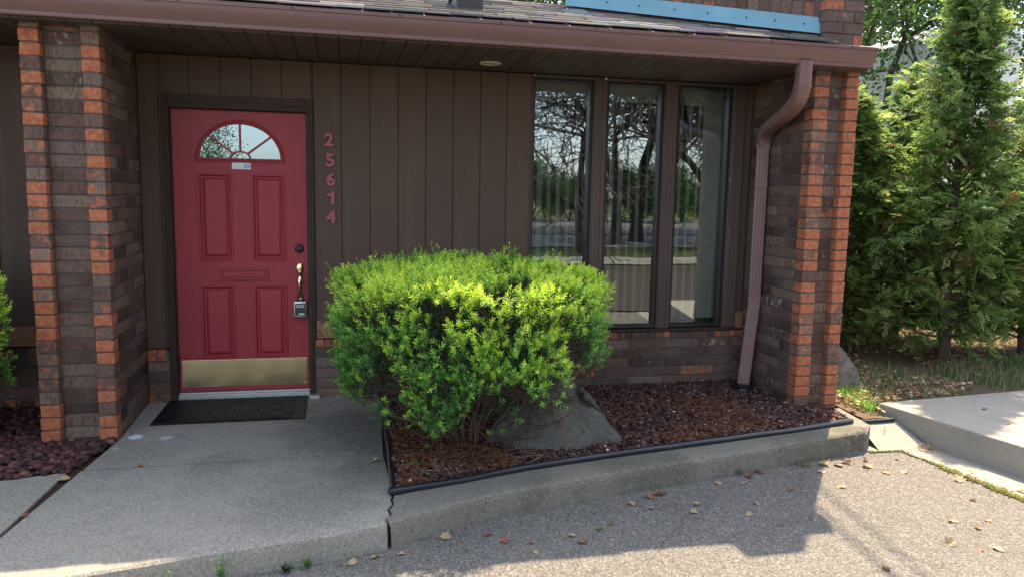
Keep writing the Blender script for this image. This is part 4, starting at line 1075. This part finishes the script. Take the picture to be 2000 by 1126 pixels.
def yew(name, cx, cy, z0, rx, ry, ztop, zmid, nshell, label, seed, base_r=.30, trim=None, low=.0):
    g = np.random.default_rng(seed)
    T = empty(name, (cx, cy, z0)); tag(T, label, 'bush'); PW[T.name] = Vector((cx, cy, z0))
    def rad(z):     # fraction of full radius at height z
        t = (z-z0)/(ztop-z0); tm = (zmid-z0)/(ztop-z0)
        return np.where(t < tm, base_r+(1-base_r)*np.sqrt(np.clip(1-(1-np.clip(t/tm, 0, 1))**3, 0, 1)), np.clip(1-np.clip((t-tm)/(1-tm), 0, 1)**8, 0, 1)**.5)
    def nz(P, f, o): return np.array([mnoise.noise(Vector((p[0]*f+o, p[1]*f, p[2]*f))) for p in P])
    # sample the surface of revolution
    n = nshell*2
    th = g.uniform(0, 2*np.pi, n); u = g.random(n)
    cap = g.random(n) < .42
    rr = np.where(cap, np.sqrt(g.random(n))*.97, 0)
    z = np.where(cap, 0, z0+(ztop-z0)*(.10+.88*u))
    tm = (zmid-z0)/(ztop-z0)
    zc = zmid+(ztop-zmid)*np.clip(1-np.clip(rr, 0, 1)**2, 0, 1)**(1/8)*1.0
    z = np.where(cap, zc, z); rr = np.where(cap, rr, rad(z))
    P = np.stack([cx+rx*rr*np.cos(th), cy+ry*rr*np.sin(th), z], 1)
    lump = nz(P, 3.2, seed)*.045+nz(P, 8, seed+3)*.085
    Nrm = unit(np.stack([np.cos(th)*np.clip(rr, .05, 1)*1.0, np.sin(th)*np.clip(rr, .05, 1), np.where(cap, 1.1-.6*rr, np.clip((z-zmid)*1.2, -.35, .8))], 1))
    P = P+Nrm*lump[:, None]
    # openings where old wood shows: keep less in the lower front
    d = nz(P, 4.6, seed+9)+.5*nz(P, 12, seed+4)
    tz = (P[:, 2]-z0)/(ztop-z0)
    thr = -.24+np.clip(.62-tz, 0, 1)*1.0*low
    keep = d > thr+g.uniform(-.12, .12, n)
    if trim: zl = np.minimum(.5, trim[1]+np.where(P[:, 0] > trim[0], trim[2], trim[3])*np.clip(np.abs(P[:, 0]-trim[0])-.16, 0, 9)); keep &= P[:, 2] > zl+g.normal(0, .035, n)
    P, Nrm, tz, cap = P[keep][:nshell], Nrm[keep][:nshell], tz[keep][:nshell], cap[keep][:nshell]
    n = len(P)
    D = unit(Nrm*.62+np.array((0, 0, .75))+g.normal(0, .40, (n, 3)))
    Ls = g.uniform(.035, .085, n)*(1+.7*(g.random(n) < .06))
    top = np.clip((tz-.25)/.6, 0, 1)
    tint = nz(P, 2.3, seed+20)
    old = np.clip(.57-.53*top-.45*tint+g.normal(0, .17, n), 0, 1)  # new-growth colour, raised and yellowed towards the top to read as sunlit
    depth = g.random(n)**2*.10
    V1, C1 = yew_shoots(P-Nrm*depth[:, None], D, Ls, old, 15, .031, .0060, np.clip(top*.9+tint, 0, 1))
    # inner, older shoots, needle colour darkened to deepen the shade in the gaps
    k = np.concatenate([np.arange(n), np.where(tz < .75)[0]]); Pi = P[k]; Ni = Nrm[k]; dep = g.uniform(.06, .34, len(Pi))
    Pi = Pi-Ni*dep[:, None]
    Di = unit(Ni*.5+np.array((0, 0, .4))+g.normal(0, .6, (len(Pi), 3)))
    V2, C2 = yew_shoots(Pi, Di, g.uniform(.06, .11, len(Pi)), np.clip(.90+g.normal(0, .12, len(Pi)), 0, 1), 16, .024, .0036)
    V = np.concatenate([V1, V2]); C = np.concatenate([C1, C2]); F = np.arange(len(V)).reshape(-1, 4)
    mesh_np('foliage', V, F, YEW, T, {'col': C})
    # branches: fan of stems from the base
    segs = []
    def grow(p, d, r, n_, ln, lev):
        for i in range(n_):
            d = (d+Vector(g.normal(0, .16, 3))+Vector((0, 0, .05))).normalized(); q = p+d*ln
            e = math.hypot((q.x-cx)/rx, (q.y-cy)/ry); 
            if e > .97*float(rad(np.array(q.z))) or q.z > ztop-.02: break
            segs.append((*p, r, *q, r*.86)); p = q; r *= .86
            if lev and i > 0:
                for _ in range(2):
                    dd = (d+Vector(g.normal(0, .75, 3))).normalized(); grow(p, dd, r*.62, n_+1, ln*.75, lev-1)
    for i in range(24):
        a = i*2.399; b0 = Vector((cx+.12*math.cos(a)*rx, cy+.12*math.sin(a)*ry, z0-.03)); el_ = g.uniform(.35, 1.25)
        grow(b0, Vector((math.cos(a)*math.cos(el_), math.sin(a)*math.cos(el_), math.sin(el_))), g.uniform(.010, .019), 6, .15, 2)
    # twigs feeding the outer shoots
    m_ = g.random(n) < .30; q = P[m_]; qd = D[m_]
    inn = q-Nrm[m_]*g.uniform(.05, .22, (len(q), 1))-np.array((0, 0, 1))*g.uniform(.03, .14, (len(q), 1))
    for a, b in zip(inn, q): segs.append((*a, .0028, *b, .0016))
    V, F = tubes_np(segs, 5); mesh_np('branches', V, F, TWIG, T, None, True)
    return T
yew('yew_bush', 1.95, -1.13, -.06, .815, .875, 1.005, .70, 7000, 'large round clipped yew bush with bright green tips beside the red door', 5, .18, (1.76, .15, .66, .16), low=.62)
yew('yew_bush', -1.22, -1.02, -.06, .47, .45, .97, .66, 3200, 'green yew bush cut off by the left edge beyond the left pier', 8, .25, (-1.3, .30, 0, 0), low=.4)
# dead rusty sprig hanging on the front of the bush
m = MB()
V, C = yew_shoots(np.array([(2.36, -1.83, .30), (2.37, -1.84, .25), (2.35, -1.83, .21)]), unit(np.array([(.1, -.2, -1), (-.2, -.2, -1), (.0, -.2, -1.)])), np.array([.09, .09, .07]), np.array([.9, .9, .9]), 16, .02, .003)
mesh_np('dead_sprig', V, np.arange(len(V)).reshape(-1, 4), LITTER, bpy.data.objects['yew_bush'], {'col': np.tile(np.array((.36, .10, .04)), (len(V), 1))})

# =================================================================== WEEDS, GRASS, MOSS
def weed(x, y, z, h, label, n_stem=4, col=((.05, .14, .02), (.14, .30, .05)), broad=.009):
    V = []; F = []; C = []
    for s_ in range(n_stem):
        a = random.uniform(0, 6.28); d = Vector((math.cos(a)*.35, math.sin(a)*.35, 1)).normalized(); hh = h*random.uniform(.55, 1)
        nn_ = int(hh/.009)+3; sp_ = .012 if n_stem < 8 else .05; d = (d+Vector((math.cos(a), math.sin(a), 0))*(sp_-.012)*18).normalized(); p = Vector((x+random.uniform(-sp_, sp_), y+random.uniform(-sp_, sp_), z))
        for i in range(nn_):
            q = p+d*hh/nn_; t = i/nn_
            sd = d.cross(Vector((.3, .9, .1))).normalized()*.0016
            b = len(V); V += [p-sd, p+sd, q+sd, q-sd]; F.append((b, b+1, b+2, b+3)); c = tuple(col[0][k]+(col[1][k]-col[0][k])*t for k in range(3)); C += [c]*4
            aa = i*2.4+s_; out = Vector((math.cos(aa), math.sin(aa), .5)).normalized(); L_ = .026*(1-.5*t)*random.uniform(.7, 1.3); w_ = out.cross(d).normalized()*broad*(1-.4*t)*.5
            b = len(V); m_ = q+out*L_*.5+Vector((0, 0, .003)); V += [q, m_+w_, q+out*L_, m_-w_]; F.append((b, b+1, b+2, b+3)); C += [c]*4
            p = q; d = (d+Vector((random.uniform(-.05, .05), random.uniform(-.05, .05), .02))).normalized()
    o = mesh_np('weed', V, np.array(F), GRASSM, None, {'col': C}); return tag(o, label, 'weed')
weed(.26, -2.56, -.20, .06, 'tiny green weed at the foot of the kerb, nearest the lower left corner', 2)
weed(.41, -2.545, -.22, .11, 'leafy bright green weed growing from the kerb foot, second from the left')
weed(.63, -2.49, -.22, .14, 'tall feathery green weed against the kerb face below the walkway', 4)
weed(.90, -2.44, -.22, .045, 'low dark green weed hugging the kerb foot', 7, ((.02, .06, .015), (.05, .13, .03)), .014)
weed(.99, -2.415, -.22, .065, 'short green weed just left of the crack in the kerb', 5)
weed(3.55, -1.70, -.22, .05, 'small dim weed at the kerb foot near the clump of dead leaves', 4, ((.03, .08, .02), (.08, .17, .04)))
weed(4.03, -1.60, -.22, .045, 'low brown and green weed tuft at the kerb foot near its right end', 14, ((.12, .09, .04), (.34, .24, .10)), .007)
weed(5.06, -1.50, -.21, .075, 'dry grassy weed tuft at the foot of the raised pad', 16, ((.12, .11, .05), (.28, .23, .11)), .003)
weed(4.93, -1.28, -.21, .10, 'thin green weed by the corner of the raised pad', 2)
weed(2.42, -2.28, -.22, .02, 'small green leaf sprig on the asphalt beside a brown leaf', 3)
weed(1.55, -1.62, -.08, .05, 'small green seedling in the rock bed near the edging', 3)
def grass(name, poly, n, hmin, hmax, label, cols, zf, clump=2.0):
    x0, y0 = np.min(poly, 0); x1, y1 = np.max(poly, 0)
    P = np.stack([rng.uniform(x0, x1, n*4), rng.uniform(y0, y1, n*4)], 1); P = P[inside(P, poly)]
    d = np.array([mnoise.noise(Vector((p[0]*clump, p[1]*clump, 14))) for p in P]); P = P[d > rng.uniform(-.4, .3, len(P))][:n]; n = len(P)
    a = rng.uniform(0, 6.28, n); h = rng.uniform(hmin, hmax, n); ln = rng.uniform(.1, .6, n)
    sd = np.stack([-np.sin(a), np.cos(a), np.zeros(n)], 1)*.0028; o = np.stack([np.cos(a), np.sin(a), np.zeros(n)], 1)
    B0 = np.concatenate([P, zf(P[:, 1])[:, None]], 1); up_ = np.array((0, 0, 1.))
    M_ = B0+up_*(h*.6)[:, None]+o*(h*ln*.3)[:, None]; T_ = B0+up_*(h*.95)[:, None]+o*(h*ln)[:, None]
    V = np.stack([B0-sd, B0+sd, M_+sd*.8, M_-sd*.8, T_], 1).reshape(-1, 3); i = np.arange(n)*5
    F4 = np.stack([i, i+1, i+2, i+3], 1); F3 = np.stack([i+3, i+2, i+4], 1)
    C = np.repeat(np.array(cols)[rng.integers(0, len(cols), n)]*rng.uniform(.7, 1.3, (n, 1)), 5, 0)
    return tag(mesh_np(name, V, [F4, F3], GRASSM, None, {'col': C}), label, 'grass', None, 'stuff')
GC = [(.06, .14, .03), (.09, .19, .045), (.14, .22, .07), (.28, .25, .13), (.34, .28, .16)]
grass('grass', [(5.15, -.92), (8.8, -.58), (8.5, .5), (6.6, .15), (5.3, .2)], 5200, .03, .11, 'green grass growing behind the raised concrete pad', GC, lambda y: gz(y)-.01)
grass('grass', [(4.95, -1.08), (5.06, -1.08), (5.3, -.5), (4.98, -.5)], 420, .04, .10, 'bright grass tufts between the right pier and the pad', [(.12, .28, .04), (.2, .34, .06)], lambda y: gz(y)-.01, 5)
grass('grass', [(6, 1.2), (9, .6), (11, 3), (7, 3.3), (5.5, 2.5)], 2600, .05, .2, 'green weeds under the cedar trees', [(.08, .20, .03), (.2, .30, .05), (.26, .3, .05)], lambda y: gz(y)-.01, 1.5)
def moss(poly_line, wd, n, label):
    P = []
    for _ in range(n):
        i = random.randrange(len(poly_line)-1); a, b = Vector(poly_line[i]), Vector(poly_line[i+1]); q = a.lerp(b, random.random()); P.append((q.x+random.gauss(0, wd), q.y+random.gauss(0, wd)))
    P = np.array(P); n = len(P); s = rng.uniform(.004, .011, n)
    V = ICO[None]*s[:, None, None]*np.array((1, 1, .5))*(1+rng.uniform(-.3, .3, (n, 12, 1))); V[..., :2] += P[:, None]; V[..., 2] += ASZ+.004
    F = (ICF[None]+np.arange(n)[:, None, None]*12).reshape(-1, 3)
    C = np.repeat(np.array([(.10, .12, .02), (.16, .16, .03), (.06, .08, .02), (.12, .08, .04)])[rng.integers(0, 4, n)], 12, 0)
    tag(mesh_np('moss', V, F, MOSS, None, {'col': C}), label, 'moss', None, 'stuff')
moss([(4.90, -1.47), (4.95, -1.8)], .012, 140, 'thin moss in the joint between asphalt and concrete gutter')
moss([(4.94, -1.80), (5.02, -2.42)], .022, 900, 'thick green moss along the asphalt joint at the right edge')
moss([(4.66, -1.46), (4.90, -1.47)], .008, 160, 'moss line across the end of the kerb')

# =================================================================== TREES
def thuja_mesh(h, rb_, n_limb, seed, gapf=.0, zlow=.12, col=None):
    """upright cedar: limbs carrying flat fan sprays"""
    g = np.random.default_rng(seed); segs = []; SP = []; SD = []; SA = []
    hh = np.linspace(0, h*.97, 14); pts = [Vector((.03*math.sin(z*2+seed), .03*math.cos(z*1.7+seed), z)) for z in hh]
    for a, b in zip(pts, pts[1:]): segs.append((*a, .055*(1-a.z/h)+.006, *b, .055*(1-b.z/h)+.006))
    for i in range(n_limb):
        z = h*(zlow+(1-zlow)*((i+g.random())/n_limb)**1.05); a = i*2.399+g.normal(0, .3)
        t = z/h; L = rb_*(1.01-t)**1.1*g.uniform(.5, 1.25)*(min(1, .55+2.2*t))
        p = Vector((0, 0, z*.93)); d = Vector((math.cos(a), math.sin(a), .25+.9*t)).normalized(); n_ = 7
        for k in range(n_):
            q = p+d*L/n_; segs.append((*p, .011*(1-k/n_)*(1.2-t)+.002, *q, .010*(1-(k+1)/n_)*(1.2-t)+.002)); p = q; d = (d+Vector((0, 0, .10))+Vector(g.normal(0, .07, 3))).normalized()
            if k >= 1:
                m_ = g.poisson(5.6*(1-gapf)*(1.15-.62*t))
                for _ in range(m_):
                    SP.append(p+Vector(g.normal(0, .035, 3))); dd = (d*.6+Vector((math.cos(a), math.sin(a), 0))*.35+Vector(g.normal(0, .55, 3))+Vector((0, 0, -.12))).normalized(); SD.append(dd); SA.append(g.random())
    SP, SD, SA = np.array(SP), np.array(SD), np.array(SA); n = len(SP)
    V_, F_ = tubes_np(segs, 5)
    # a spray: flat fan; pairs of leaflets along a drooping rachis
    K = 20; k = np.arange(K); pair = k//2; sd = np.where(k % 2, 1., -1.); tt = (pair+1)/(K/2)
    h_ = np.where(np.abs(SD[:, 2:3]) < .9, np.array([[0, 0, 1.]]), np.array([[1., 0, 0]]))
    side = unit(np.cross(SD, h_)+g.normal(0, .45, (n, 3))); nr = np.cross(side, SD)
    L = g.uniform(.09, .19, n)
    base = SP[:, None]+SD[:, None]*(tt[None, :, None]*L[:, None, None])-np.array((0, 0, 1.))*(.22*tt[None, :, None]**2*L[:, None, None])
    ld = unit(SD[:, None]*.85+side[:, None]*sd[None, :, None]*(.9-.35*tt)[None, :, None]+g.normal(0, .13, (n, K, 3)))
    ln = L[:, None]*(.50-.28*tt)[None]*g.uniform(.75, 1.25, (n, K)); wv = .0062*g.uniform(.8, 1.4, (n, K))
    ls = unit(np.cross(ld, nr[:, None]+g.normal(0, .2, (n, K, 3))))
    mid = base+ld*(ln*.55)[..., None]; tip = base+ld*ln[..., None]-np.array((0, 0, 1.))*(ln*.12)[..., None]
    V = np.stack([base, mid+ls*wv[..., None], tip, mid-ls*wv[..., None]], 2).reshape(-1, 3)
    pal = np.array(col or [(.09, .17, .045), (.15, .25, .06), (.23, .34, .085), (.32, .40, .13)])
    ci = np.clip((SA*3.99).astype(int), 0, 3); C = pal[ci][:, None]*(.75+.5*tt)[None, :, None]*g.uniform(.8, 1.2, (n, K, 1))
    dead = g.random(n) < .04; C[dead] = np.array((.20, .13, .05))
    C = np.repeat(C.reshape(-1, 3), 4, 0)
    def mk(nm, V, F, mat, at, sm):
        o = mesh_np(nm, V, F, mat, None, at, sm); me = o.data; bpy.data.objects.remove(o); return me
    return mk('trunk', V_, F_, BARK, None, True), mk('crown', V, np.arange(len(V)).reshape(-1, 4), THUJA, {'col': C}, False)
def place_tree(name, meshes, x, y, z, s, rz, label, cat, group, sz=None):
    T = empty(name, (x, y, z), rz); T.scale = (s, s, sz or s); tag(T, label, cat, group)
    for nm, me in zip(('trunk', 'crown'), meshes):
        o = bpy.data.objects.new(nm, me); COL.objects.link(o); o.parent = T
    return T
ta = thuja_mesh(3.9, 1.3, 175, 4, .12, .05); tb = thuja_mesh(3.1, 1.25, 150, 21, .08, .04)
GT = 'cedar trees right of the building'
place_tree('cedar_tree', ta, 6.98, .48, -.08, 1.12, .4, 'tall cedar directly behind the raised concrete pad with its leader at the frame top', 'tree', GT, 1.08)
place_tree('cedar_tree', tb, 6.17, .95, -.06, 1.08, 2.0, 'shorter pale green cedar tree just right of the right brick pier', 'tree', GT, .88)
place_tree('cedar_tree', tb, 8.05, .55, -.06, 1.15, 4.4, 'cedar tree at the right edge of the frame, next to the tall one', 'tree', GT, 1.0)
place_tree('cedar_tree', tb, 7.22, 1.5, -.06, 1.02, .7, 'loose cedar filling the gap between the pier side cedar and the tall one', 'tree', GT, .98)
place_tree('cedar_tree', tb, 8.9, 2.4, -.06, .72, 5.1, 'cedar tree farthest back, filling the gap before the white building', 'tree', GT)

def broad_mesh(h, cr, seed, nleaf=9000, ls=.085, trunk=.16, clear=.3, bare=False):
    g = np.random.default_rng(seed); segs = []; tips = []
    def grow(p, d, r, ln, lev):
        n_ = 3
        for i in range(n_):
            d = (d+Vector(g.normal(0, .13, 3))+Vector((0, 0, .05))).normalized(); q = p+d*ln/n_; r2 = r*.9; segs.append((*p, max(r, .011 if bare else 0), *q, max(r2, .010 if bare else 0))); p = q; r = r2
        if lev <= (2 if not bare else 1): tips.append(p)
        if lev == 0: return
        for _ in range(3):
            dd = (d*.8+Vector(g.normal(0, .55, 3))+Vector((0, 0, .08))).normalized(); grow(p, dd, r*(.66 if not bare else .60), ln*g.uniform(.66, .9), lev-1)
    p0 = Vector((0, 0, 0)); p1 = Vector((g.normal(0, .1), g.normal(0, .1), h*clear)); segs.append((*p0, trunk*1.25, *(p0.lerp(p1, .3)), trunk)); segs.append((*p0.lerp(p1, .3), trunk, *p1, trunk*.85))
    for i in range(4):
        a = i*1.571+g.normal(0, .3); grow(p1-Vector((0, 0, .2*i*.5)), Vector((math.cos(a)*.8, math.sin(a)*.8, 1.0 if i else 2)).normalized(), trunk*.55, h*(.24 if i else .3), 4 if not bare else 6)
    V_, F_ = tubes_np(segs, 6)
    T = np.array([tuple(t) for t in tips]); idx = g.integers(0, len(T), nleaf); C0 = T[idx]+g.normal(0, cr*.11, (nleaf, 3))
    nrm = unit(g.normal(0, 1, (nleaf, 3))+np.array((0, 0, .6))); a = unit(np.cross(nrm, g.normal(0, 1, (nleaf, 3)))); b = np.cross(nrm, a)
    s = (ls*g.uniform(.6, 1.3, nleaf))[:, None]
    V = np.stack([C0-a*s, C0+b*s*.55, C0+a*s, C0-b*s*.55], 1).reshape(-1, 3)
    clump = g.uniform(.6, 1.35, len(T))[idx]
    pal = np.array([(.035, .085, .02), (.05, .12, .025), (.08, .16, .03)]); C = pal[g.integers(0, 3, nleaf)]*clump[:, None]; C = np.repeat(C, 4, 0)
    def mk(nm, V, F, mat, at, sm):
        o = mesh_np(nm, V, F, mat, None, at, sm); me = o.data; bpy.data.objects.remove(o); return me
    return mk('trunk', V_, F_, DBARK, None, True), mk('crown', V, np.arange(len(V)).reshape(-1, 4), LEAF, {'col': C}, False)
b1 = broad_mesh(9, 3.2, 3, 26000, .065); b2 = broad_mesh(8, 3.0, 14, 26000, .065)
GB = 'leafy trees beyond the building'
for (x, y, s, rz, me, lb_) in ((13.0, 10.0, 1.0, .3, b1, 'dark leafy tree between the brick pier and the white building'), (9.3, 8.6, .92, 2.2, b2, 'dense dark tree rising right behind the right brick pier'), (21.5, 13.5, 1.1, 1.4, b1, 'leafy tree at the top right corner beyond the white building'),
        (16.5, 19, 1.25, 4, b2, 'tall leafy tree behind the white building'), (6.4, 16, .98, 5, b1, 'leafy tree peeking over the roof left of the blue flashing'), (8.3, 18.5, 1.25, .9, b2, 'far leafy tree behind the roof parapet')):
    place_tree('leafy_tree', me, x, y, -.1, s, rz, lb_, 'tree', GB)
# trees across the street, seen mirrored in the windows
bt = broad_mesh(11, 3.4, 31, 60, .05, .20, .13, True)
GS = 'bare trees on the lawn across the lot'
place_tree('bare_tree', bt, 8.3, -16.2, -.25, 1.0, .5, 'bare branched tree with forked trunk mirrored in the left window', 'tree', GS)
place_tree('bare_tree', bt, 13.2, -16.8, -.25, 1.0, 2.6, 'leaning bare tree mirrored in the middle window', 'tree', GS)
place_tree('bare_tree', bt, 17.5, -21, -.25, 1.1, 4.1, 'thin bare tree mirrored in the right window', 'tree', GS)
place_tree('leafy_tree', b2, -3.2, -15.5, -.25, .46, 3.0, 'green tree mirrored in the fanlight of the red door', 'tree', GB)
place_tree('bare_tree', bt, 10.6, -19.5, -.25, 1.1, 3.3, 'bare tree with upright limbs mirrored between the left and middle windows', 'tree', GS)
place_tree('bare_tree', bt, 15.0, -19.0, -.25, 1.2, 1.3, 'bare tree standing farther back on the lawn, mirrored in the middle window', 'tree', GS)
for i, (x, y, k, a) in enumerate(((21.5, -18.5, 1.1, 2.0), (12.0, -21, 1.25, 5.2), (17.0, -17.6, 1.05, .3), (19.5, -22.5, 1.2, 2.9))):
    place_tree('bare_tree', bt, x, y, -.25, k, a, ('bare tree at the far right of the lawn, nearest the street', 'tall bare tree in the second row on the lawn, behind the forked one', 'bare tree close to the street, mirrored low in the right window', 'farthest bare tree on the right of the mirrored lawn')[i], 'tree', GS)
b3 = broad_mesh(6, 3.0, 52, 20000, .10, .14, .06)
GE = 'dark trees beyond the far lot'
for i in range(15):
    place_tree('leafy_tree', b3, 7+i*2.9+random.uniform(-.6, .6), -41+random.uniform(-2, 2), -.25, random.uniform(.42, .68), random.uniform(0, 6), 'distant bushy tree of the row beyond the far lot, mirrored in the windows', 'tree', GE)
# white building beyond the cedars
wb = empty('white_building', (15, 10, -.05)); tag(wb, 'white painted building with a tall blank block seen through the cedar trees', 'building'); PW[wb.name] = Vector(wb.location)
m = MB(); m.prism([(14.15, -.1), (15.85, -.1), (15.85, 5.2), (14.6, 5.45), (14.15, 5.15)], 1, 8.6, 12); m.box(15.852, 22, 8.9, 14, -.1, 3.6); m.box(12.6, 14.148, 9.0, 12, -.1, 2.75); m.build('wall', WHITEW, wb)
m = MB(); m.prism([(12.4, 2.75), (14.147, 2.75), (14.147, 3.15)], 1, 8.85, 12.1); m.box(15.86, 22.2, 8.75, 14.1, 3.6, 3.72); m.build('roof', ROOFD, wb)
for (a, b, c, d) in ((12.95, 13.75, 1.2, 2.2), (17, 18.2, 1.1, 2.3)):
    m = MB(); y = 8.985 if a < 14 else 8.885; m.box(a, b, y, y+.01, c, d); f = m.build('window', DARKGL, wb)
    m = MB(); m.box(a-.06, a, y-.02, y+.012, c-.06, d+.06); m.box(b, b+.06, y-.02, y+.012, c-.06, d+.06); m.box(a, b, y-.02, y+.012, d, d+.06); m.box(a, b, y-.02, y+.012, c-.06, c); m.build('window_frame', ROOFD, f)
# overhead service wires (their soft shadow crosses the asphalt)
for dx, r_ in ((0, .016), (.16, .012)):
    m = MB(); m.tube([(6.72+dx, 1.35, 7.0), (6.55+dx, 2.4, 7.02), (7.9+dx, 22, 6.8)][1:], r_, 8)
    m.v = []; m.f = []; m.a = []; m.n = 0
    P = [(6.80+dx+(-.163)*t, 1.34-t*.987, 7.0+.0006*t*t) for t in np.linspace(-30, 14, 30)]
    m.tube(P, r_, 8); tag(m.build('service_wire', BLACKRUB, None), 'black overhead service wire running high past the building', 'wire', 'overhead service wires')
